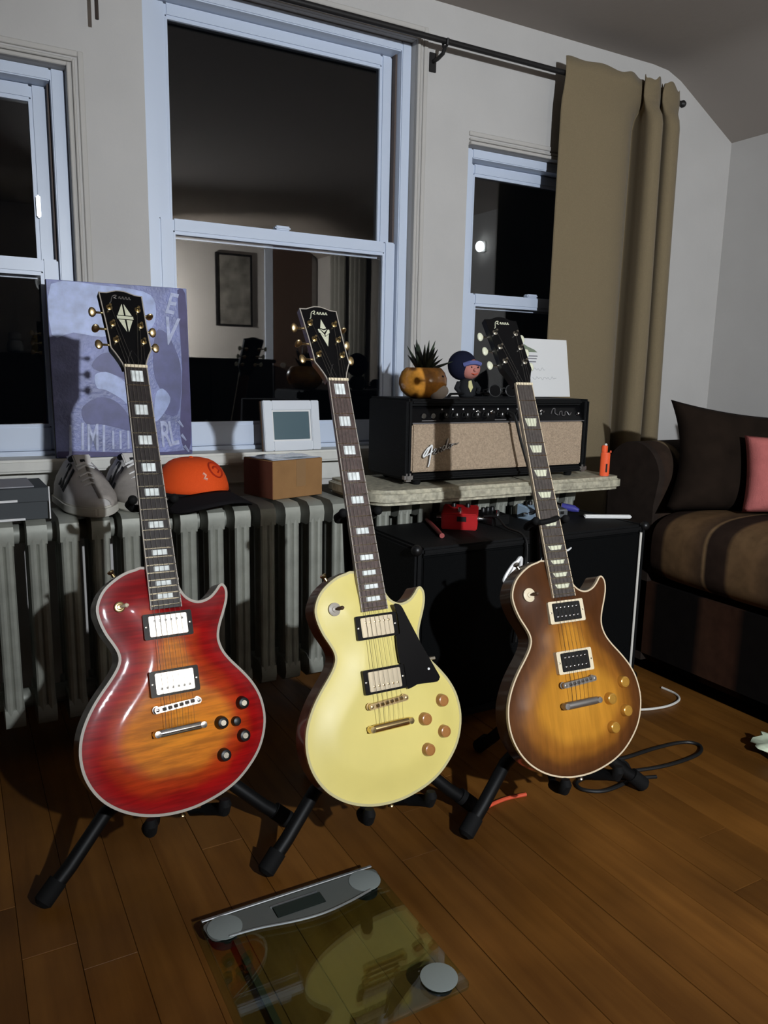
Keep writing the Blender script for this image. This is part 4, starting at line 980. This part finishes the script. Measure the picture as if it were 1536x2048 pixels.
def cpt(az, el, off=.002):
    a, ph = R(az), R(el); r_ = .086*math.cos(ph)**.62+off
    return (r_*math.cos(a), r_*1.05*math.sin(a)+.012*math.sin(ph), .034+(.082+off)*math.sin(ph))
obj('emblem_ring', G().tube([cpt(292+17*math.cos(k*math.pi/10), 44+17*math.sin(k*math.pi/10)) for k in range(21)], .0022, 5), 'cap_line', cp)
obj('emblem_face', G().tube([cpt(284, 46), cpt(290, 50), cpt(298, 48), cpt(300, 40), cpt(292, 36)], .0022, 5), 'cap_line', cp)
obj('emblem_mark', G().tube([cpt(258, 38), cpt(262, 33), cpt(258, 28), cpt(263, 26)], .0034, 5), 'cap_mark', cp)
obj('top_button', G().sphere((0, .012, .117), .006, 10, 6, (1, 1, .6)), 'cap_orange', cp)

# cardboard box with wrapped top
bxm = thing('cardboard_box', 'brown cardboard box with shiny film on top beside the picture frame', 'box', (.757, 2.010, ZR_), R(15.5))
obj('carton', G().box(-.048, .122, -.076, .060, 0, .104), 'cardboard', bxm, bevel=.0015, seg=1)
obj('side_panel', G().box(-.0492, -.0478, -.074, .058, .002, .102), 'cardboard_dark', bxm)
obj('film_sheet', G().grid(lambda u, v: (-.046+.166*u, -.074+.132*v, .1055+.0022*math.sin(u*9+v*4)*math.sin(v*7)), 14, 10), 'clear_film', bxm, solid=.0008)
obj('packing_tape', G().box(.030, .062, -.0768, -.0758, .030, .104), mat('tape', (.26, .15, .07), .3), bxm)

# small white frame
pf = thing('picture_frame', 'small white picture frame with dark teal print on the sill', 'picture frame', M=Matrix.Translation((.880, 2.150, .6805)) @ Matrix.Rotation(R(4), 4, 'Z') @ Matrix.Rotation(R(-8), 4, 'X'))
g = G(); 
g.box(-.092, -.064, -.010, .006, 0, .148).box(.064, .092, -.010, .006, 0, .148).box(-.064, .064, -.010, .006, 0, .028).box(-.064, .064, -.010, .006, .120, .148)
obj('moulding', g, 'frame_white', pf, bevel=.002)
obj('inner_lip', G().ring([(-.065, .027), (.065, .027), (.065, .121), (-.065, .121)], [(-.059, .033), (.059, .033), (.059, .115), (-.059, .115)], -.004, .004).xf(Matrix(((1, 0, 0, 0), (0, 0, 1, 0), (0, 1, 0, 0), (0, 0, 0, 1)))), 'paper_white', pf)
obj('print', G().box(-.060, .060, -.001, .002, .032, .116), 'teal_print', pf)
obj('backing', G().box(-.094, .090, .006, .013, .001, .147), 'brown_wood', pf)

# canvas poster leaning on the window
PB0, PB1 = Vector((.224, 2.152, .681)), Vector((.577, 2.150, .681)); ang = math.atan2(.022, .444)
PM = Matrix.Translation((.400, 2.142, .6815)) @ Matrix.Rotation(R(-.3), 4, 'Z') @ Matrix.Rotation(-ang, 4, 'X')
po = thing('canvas_poster', 'large blue and violet canvas print with tall lettering leaning on window', 'poster', M=PM)
PWD, PHT = .352, .448
obj('canvas', G().box(-PWD/2, PWD/2, .0005, .018, 0, PHT), 'canvas_blue', po, bevel=.001, seg=1)
obj('wrapped_edge', G().box(-PWD/2-.0012, -PWD/2+.0005, .002, .018, 0, PHT), 'canvas_edge', po)
def pz(x, y):   # position in the photographed crop -> canvas plane
    u = (x-(55+(160-55)*(y-65)/1690.))/(1335-35*(y-65)/1690.); v = 1-(y-(65+90*u))/(1690-125*u)
    return (-PWD/2+PWD*u, PHT*v)
def shape(pts, m, d):
    P = [(min(max(x, -PWD/2+.0012), PWD/2-.0012), min(max(z, .0012), PHT-.0012)) for x, z in catmull([pz(*p) for p in pts], 3)]; n = len(P)
    a = sum(P[i][0]*P[(i+1) % n][1]-P[(i+1) % n][0]*P[i][1] for i in range(n))
    if a < 0: P = P[::-1]
    vs = [(x, -.0002-d, z) for x, z in P]+[(x, .0008, z) for x, z in P]
    obj('print_shape', G().add(vs, [tuple(range(n)), tuple(range(2*n-1, n-1, -1))]+[(i, (i+1) % n, n+(i+1) % n, n+i) for i in range(n)]), m, po)
shape([(100, 110), (520, 120), (960, 180), (1080, 300), (1040, 520), (780, 560), (560, 600), (300, 560), (110, 580)], 'print_pale', .0002)
shape([(380, 1290), (450, 1210), (560, 1170), (680, 1200), (780, 1290), (840, 1400), (870, 1500), (700, 1460), (560, 1430), (420, 1420)], 'print_mid', .0006)
shape([(470, 870), (560, 760), (700, 760), (780, 850), (800, 1000), (700, 960), (560, 930)], 'print_mid', .0003)
shape([(500, 960), (600, 930), (720, 980), (800, 1060), (820, 1240), (740, 1180), (600, 1100), (520, 1080)], 'print_pale', .0004)
shape([(1080, 560), (1180, 560), (1260, 680), (1330, 860), (1340, 1120), (1300, 1340), (1180, 1330), (1100, 1250), (1180, 1140), (1120, 1080), (1060, 900)], 'print_mid', .0003)
shape([(1080, 1150), (1150, 1090), (1230, 1180), (1190, 1290), (1110, 1390), (1070, 1380)], 'print_pale', .0005)
shape([(1300, 170), (1380, 200), (1420, 800), (1450, 1500), (1400, 1700), (1330, 1500), (1350, 900)], 'print_deep', .0003)
shape([(170, 1690), (700, 1700), (1200, 1700), (1440, 1680), (1450, 1715), (900, 1745), (180, 1755)], 'print_deep', .0006)
def lettering(s, cx, cy, size, sx, sy, shear, rot=0.):
    x, z = pz(cx, cy); g = text_g(s, size, shear, .0004, sx, sy)
    g.xf(Matrix.Translation((x, -.0010, z)) @ Matrix.Rotation(R(90), 4, 'X') @ Matrix.Rotation(rot, 4, 'Z')); obj('lettering', g, 'print_letter', po)
for s, cx, cy, sz, rot in (('J', 275, 1580, 1., 0), ('I', 385, 1560, 1., 0), ('M', 480, 1570, 1., 0), ('I', 580, 1580, 1., 0)):
    lettering(s, cx, cy, .056, .85 if s != 'M' else .72, 1.75, .1, rot)
for cx in (670, 740, 815): lettering('I', cx, 1590, .050, .8, 1.35, .05)
lettering('R', 1180, 1540, .056, .85, 1.75, .05, R(4)); lettering('L', 1260, 1530, .056, .85, 1.65, 0, R(8))
lettering('V', 1215, 560, .060, 1.0, 1.7, .2, R(-6)); lettering('E', 1225, 300, .052, 1.0, 1.5, .25, R(-8))
for x0, y0 in ((1310, 1400), (1340, 1530), (1370, 1640)):
    a = pz(x0, y0); b = pz(x0+50, y0+60)
    obj('print_fleck', G().tube([(a[0], -.0008, a[1]), (b[0], -.0008, b[1])], [.0045, .002], 5, flat=1.).xf(Matrix.Identity(4)), 'print_letter', po)

# =================================================================== floor things
# glass bathroom scale
bs = thing('bathroom_scale', 'clear glass bathroom scale with metal band and display on the floor', 'scale', (.455, .967, 0))
obj('glass_plate', G().prism(rrect(.322, .320, .012, 5), .018, .024), 'scale_glass', bs, bevel=.001, seg=1)
HWd = .161
band = catmull([(-.150, .148), (-.075, .150), (0, .150), (.075, .150), (.150, .148), (.158, .128), (.150, .108), (.125, .096), (.08, .086), (.03, .080), (-.02, .084), (-.07, .094), (-.12, .100), (-.150, .102), (-.158, .125)], 4)
obj('metal_band', G().prism(band, .0242, .0256), 'scale_band', bs)
obj('band_edge', G().tube([(x, y, .0265) for x, y in catmull([(-.128, .100), (-.08, .096), (-.02, .084), (.03, .080), (.08, .086), (.125, .096)], 5, False)], .0022, 8), 'brushed_silver', bs)
obj('rear_rail', G().box(-.158, .158, .152, .158, .0242, .0265), 'brushed_silver', bs, bevel=.001, seg=1)
dsp = obj('display', G().box(-.044, .044, .104, .132, .0256, .0272), 'lcd', bs, bevel=.002)
obj('display_glint_bar', G().box(-.046, .040, .1325, .1355, .0256, .0276), 'brushed_silver', dsp)
for x_, y_ in ((-.128, .124), (.128, .124), (-.124, -.126), (.124, -.126)):
    obj('electrode', G().lathe([(.0285, .0256), (.0285, .0266), (.027, .0270)], 28, (x_, y_, 0)), 'electrode', bs)
for x_, y_ in ((-.13, .12), (.13, .12), (-.13, -.12), (.13, -.12)):
    obj('foot', G().lathe([(.016, 0), (.020, .003), (.020, .017)], 18, (x_, y_, 0)), 'dark_shell', bs)
obj('wire_channel', G().box(-.122, -.112, -.11, .10, .012, .0178), mat('channel', (.05, .04, .02), .7), bs)
# cables
def cable(label, pts, r_, m, cat='cable'):
    return tag(obj('floor_cable', G().tube(catmull(pts, 6, False), r_, 8), m), label, cat)
zc = .0048
cable('black cable coiled in loops on the floor right of the tobacco guitar', [(1.14, 1.30, zc), (1.24, 1.26, zc), (1.36, 1.235, zc), (1.48, 1.235, zc), (1.57, 1.225, zc), (1.592, 1.195, zc), (1.55, 1.165, zc), (1.45, 1.16, zc), (1.36, 1.175, zc), (1.30, 1.19, zc*2.2), (1.20, 1.205, zc), (1.175, 1.175, zc), (1.215, 1.145, zc), (1.29, 1.150, zc), (1.33, 1.175, zc), (1.345, 1.215, zc*2.4), (1.30, 1.24, zc), (1.23, 1.225, zc), (1.24, 1.185, zc*2.4), (1.31, 1.150, zc*2), (1.37, 1.135, zc)], zc-.0005, 'cord_black')
cable('short bright red orange cable lying on floor by tobacco stand foot', [(.888, 1.185, .0042), (.905, 1.200, .0042), (.95, 1.214, .0042), (1.00, 1.220, .0042), (1.05, 1.214, .0042)], .0042, 'cord_red')
cable('thin white cord curving over the floor between cabinet and sofa', [(1.60, 1.425, .0035), (1.66, 1.405, .0035), (1.72, 1.40, .0035), (1.775, 1.415, .0035), (1.80, 1.450, .0035), (1.80, 1.50, .0035)], .0034, 'cord_white')
tag(obj('jack_plug', G().tube([(1.30, 1.295, .008), (1.335, 1.285, .008), (1.337, 1.2845, .008), (1.365, 1.276, .008)], [.0075, .0075, .0035, .0030], 12), 'chrome'), 'chrome jack plug lying on the floor beside coiled cable', 'plug')
# crumpled pale green cloth at the right edge
def crump(u, v):
    a = 2*math.pi*u; ph = math.pi*(v-.5); rr = .048*(1+.28*math.sin(3*a+4*ph)+.18*math.sin(7*a-3*ph)); return (rr*math.cos(ph)*math.cos(a), rr*1.2*math.cos(ph)*math.sin(a), .018+.018*math.sin(ph)+.006*math.sin(5*a)*math.cos(ph))
tag(obj('crumpled_cloth', G().grid(crump, 28, 12, True), 'pale_green', loc=(1.735, 1.070, .006), smooth=60), 'crumpled pale green cloth on the floor by the sofa', 'cloth')

# =================================================================== sofa along the right wall
sf = thing('sofa', 'dark brown striped upholstered sofa along the right wall', 'sofa', (2.25, 1.0, 0))
def ls(g): return g.xf(Matrix.Translation((-2.25, -1.0, 0)))
SY0, SY1 = -.35, 1.80
def rbox(x0, x1, y0, y1, z0, z1, r, seg=4):
    return G().box(x0, x1, y0, y1, z0, z1), r, seg
g, r_, sg_ = rbox(1.80, 2.70, SY0, SY1, .055, .34, .02)
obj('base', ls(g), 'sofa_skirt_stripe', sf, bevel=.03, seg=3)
for k, (a, b) in enumerate(((.62, 1.555), (-.33, .61))):
    def cush(u, v, a=a, b=b):
        # closed cushion section swept along y, front edge rolled
        t = 2*math.pi*u; c, s = math.cos(t), math.sin(t)
        ex = .34*math.copysign(abs(c)**.42, c); ez = .110*math.copysign(abs(s)**.55, s)
        e = 1-.04*(abs(2*v-1)**8)
        crown = .012*(1-(2*v-1)**2)*(1 if s > 0 else 0)
        return (2.092+ex*e, a+(b-a)*v, .425+ez*e+crown)
    gg = G().grid(cush, 40, 24, True); nn = 40
    gg.f += [tuple(range(nn-1, -1, -1)), tuple(23*nn+i for i in range(nn))]
    obj('seat_cushion', ls(gg), 'sofa_stripe', sf, smooth=60)
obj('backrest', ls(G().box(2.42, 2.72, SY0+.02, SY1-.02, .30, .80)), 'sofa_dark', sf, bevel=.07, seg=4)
for a, b in ((1.565, 1.80), (SY0, SY0+.235)):
    def armf(u, v, a=a, b=b):
        t = math.pi*u; cy, cz = (a+b)/2, .62
        if u < .2: p = (a+.015, .06+(.62-.06)*(u/.2))
        elif u > .8: p = (b-.015, .62-(.62-.06)*((u-.8)/.2))
        else: q = math.pi*(1-(u-.2)/.6); p = (cy+.118*math.cos(q), cz+.105*math.sin(q))
        e = .012*math.sin(math.pi*min(1, v*4)/2) if v < .25 else .012
        return (1.80+.90*v, cy+(p[0]-cy)*(.9+e*8.3), p[1])
    gg = G().grid(armf, 30, 14); gg.f += [tuple(range(29, -1, -1)), tuple(13*30+i for i in range(30))]
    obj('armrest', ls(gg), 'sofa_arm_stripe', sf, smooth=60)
for x_, y_ in ((1.86, SY0+.08), (1.86, SY1-.08), (2.64, SY0+.08), (2.64, SY1-.08)):
    obj('foot', ls(G().lathe([(.018, 0), (.026, .056)], 14, (x_, y_, 0))), 'dark_furniture', sf)
def pillow(name, label, w_, h_, t_, m, M, sharp=.14):
    def f(u, v):
        a = 2*math.pi*u
        return None
    N = 22; vs = []; fs = []
    for side in (1, -1):
        for j in range(N+1):
            for i in range(N+1):
                p, q = 2*i/N-1, 2*j/N-1
                th = t_*((1-p**4)*(1-q**4))**.55
                vs.append((w_*p*(1-sharp*(1-q*q)), side*th, h_*q*(1-sharp*(1-p*p))))
    n1 = N+1
    for s in range(2):
        for j in range(N):
            for i in range(N):
                k = s*n1*n1+j*n1+i; fs.append((k, k+1, k+n1+1, k+n1) if s == 0 else (k+n1, k+n1+1, k+1, k))
    g = G().add(vs, fs); o = obj(name, g, m, smooth=70)
    bm = bmesh.new(); bm.from_mesh(o.data); bmesh.ops.remove_doubles(bm, verts=bm.verts, dist=1e-5); bmesh.ops.recalc_face_normals(bm, faces=bm.faces); bm.to_mesh(o.data); bm.free()
    for p_ in o.data.polygons: p_.use_smooth = True
    o.matrix_world = M; return tag(o, label, 'pillow')
pillow('throw_pillow', 'dark brown throw pillow with pointed corner leaning in sofa end', .265, .165, .055, 'dark_pillow', Matrix.Translation((2.055, 1.455, .672)) @ Matrix.Rotation(R(-24), 4, 'Z') @ Matrix.Rotation(R(-14), 4, 'X') @ Matrix.Rotation(R(5), 4, 'Y'))
pillow('throw_pillow', 'second dark brown pillow behind the pink pillow at right edge', .22, .175, .05, 'dark_pillow', Matrix.Translation((2.290, 1.27, .745)) @ Matrix.Rotation(R(-48), 4, 'Z') @ Matrix.Rotation(R(-14), 4, 'X') @ Matrix.Rotation(R(-8), 4, 'Y'))
pillow('pink_pillow', 'dusty pink cotton pillow at the right edge of the sofa', .155, .110, .045, 'pink_cotton', Matrix.Translation((2.055, 1.300, .655)) @ Matrix.Rotation(R(-42), 4, 'Z') @ Matrix.Rotation(R(-16), 4, 'X'), .06)

# =================================================================== the part of the room behind the camera (seen in the panes)
lp = thing('floor_lamp', 'black reflector floor lamp aimed at the guitars from behind the viewpoint', 'lamp', (LAMP_POS[0], LAMP_POS[1]-.09, 0))
obj('base', G().lathe([(.12, 0), (.12, .012), (.02, .022), (.012, .03)], 28), 'dark_shell', lp)
obj('pole', G().cyl((0, 0, .025), (0, 0, LAMP_POS[2]-.02), .010, n=12), 'dark_shell', lp)
obj('reflector_shade', G().lathe([(.012, -.02), (.03, -.01), (.055, .05), (.072, .085), (.070, .085), (.052, .05), (.026, -.004), (.004, -.006)], 28, (0, 0, LAMP_POS[2]), 'y'), 'dark_shell', lp, smooth=50)
mat('bulb', (.93, .97, 1.0), .4, emit=60.)
obj('bulb', G().sphere((0, .055, LAMP_POS[2]), .026, 16, 10), 'bulb', lp, smooth=60)
tl = thing('added_fill_lamp', 'shaded lamp added on the sideboard to brighten the rear wall', 'lamp', (WARM[0]-.07, WARM[1]-.01, .99))  # made-up housing round the added wall fill light
obj('base', G().lathe([(.05, 0), (.05, .01), (.012, .02), (.010, .30)], 20), 'dull_metal', tl)
obj('shade', G().lathe([(.010, -.03), (.035, -.02), (.055, .05), (.053, .05), (.030, -.012), (.006, -.016)], 22, (0, 0, 0), 'x').xf(Matrix.Translation((0, 0, WARM[2]-.99)) @ Matrix.Rotation(R(-22), 4, 'Z')), 'dark_shell', tl, smooth=50)
wl = thing('wall_lamp', 'tiny round night lamp on the right wall above the sofa', 'lamp', (XR, .745, 1.638))
obj('wall_plate', G().box(-.012, 0, -.02, .02, -.03, .03), 'white_plastic', wl, bevel=.003)
ms = mat('night_bulb', (.9, .97, 1.), .3, emit=22.); obj('globe', G().sphere((-.034, 0, 0), .024, 14, 10, (1, 1, 1.25)), ms, wl, smooth=60)
YBk = YB
pic = thing('framed_print', 'grey framed print hanging on the wall behind the viewpoint', 'picture', (2.03, YBk, 1.25))
obj('frame', G().box(-.15, -.135, 0, .02, 0, .56).box(.135, .15, 0, .02, 0, .56).box(-.135, .135, 0, .02, 0, .015).box(-.135, .135, 0, .02, .545, .56), 'dark_furniture', pic)
obj('sheet', G().box(-.136, .136, .002, .010, .014, .546), 'art_grey', pic)
dr = struct('door_1', G().box(2.36, 2.70, YBk, YBk+.03, 0, 1.93), 'door_brown', bevel=.004)
obj('door_trim', G().box(2.29, 2.355, YBk, YBk+.022, 0, 1.97), 'vinyl_white', dr)
obj('door_handle', G().lathe([(.008, 0), (.008, .03), (.022, .036), (.022, .055)], 14, (2.42, YBk+.03, .95), 'y'), 'dull_metal', dr)
for k, (y0, hgt_) in enumerate(((-1.35, .0), (-1.0, 0))):
    def drp(u, v, y0=y0): return (XR-.045+.022*math.sin(u*22), y0+.26*u, .35+1.55*v)
    d_ = obj('drape', G().grid(drp, 40, 8), 'drape_grey', solid=.002, smooth=70)
    tag(d_, ['pale grey drape on right wall nearest the brown door', 'pale grey drape on right wall nearest the sofa'][k], 'drape', 'drapes on the right wall')
sbd = thing('sideboard', 'low black sideboard along the wall behind the viewpoint', 'sideboard', (.95, YBk+.22, 0))
obj('carcass', G().box(-1.25, 1.25, -.20, .20, .06, .96), 'dark_furniture', sbd, bevel=.004)
obj('top_board', G().box(-1.27, 1.27, -.21, .215, .96, .99), 'dark_furniture', sbd, bevel=.004)
for k in range(5):
    dd_ = obj('cabinet_door', G().box(-1.24+.498*k, -.752+.498*k, .20, .216, .08, .94), 'dark_furniture', sbd, bevel=.003)
    obj('door_knob', G().lathe([(.006, 0), (.006, .012), (.014, .018), (.012, .026)], 12, (-.79+.498*k, .216, .52), 'y'), 'dull_metal', dd_)
for xx in (-1.2, 1.2):
    for yy in (-.16, .16): obj('foot', G().lathe([(.02, 0), (.024, .06)], 12, (xx, yy, 0)), 'dark_furniture', sbd)
jr = thing('storage_jar', 'pale blue white round jar on the sideboard', 'jar', (.40, YBk+.22, .99))
obj('body', G().lathe([(.030, 0), (.050, .012), (.055, .045), (.044, .078), (.026, .088)], 20), 'jar_white', jr)
obj('lid', G().lathe([(.030, .088), (.040, .096), (.042, .130), (.026, .142), (.004, .144)], 20), 'jar_white', jr)
bt = thing('bottle', 'small yellow bottle with white cap on the sideboard', 'bottle', (.535, YBk+.22, .99))
obj('body', G().lathe([(.028, 0), (.030, .004), (.030, .105), (.014, .125)], 18), 'bottle_yellow', bt)
obj('cap', G().lathe([(.014, .124), (.014, .150), (.012, .152)], 14), 'white_plastic', bt)
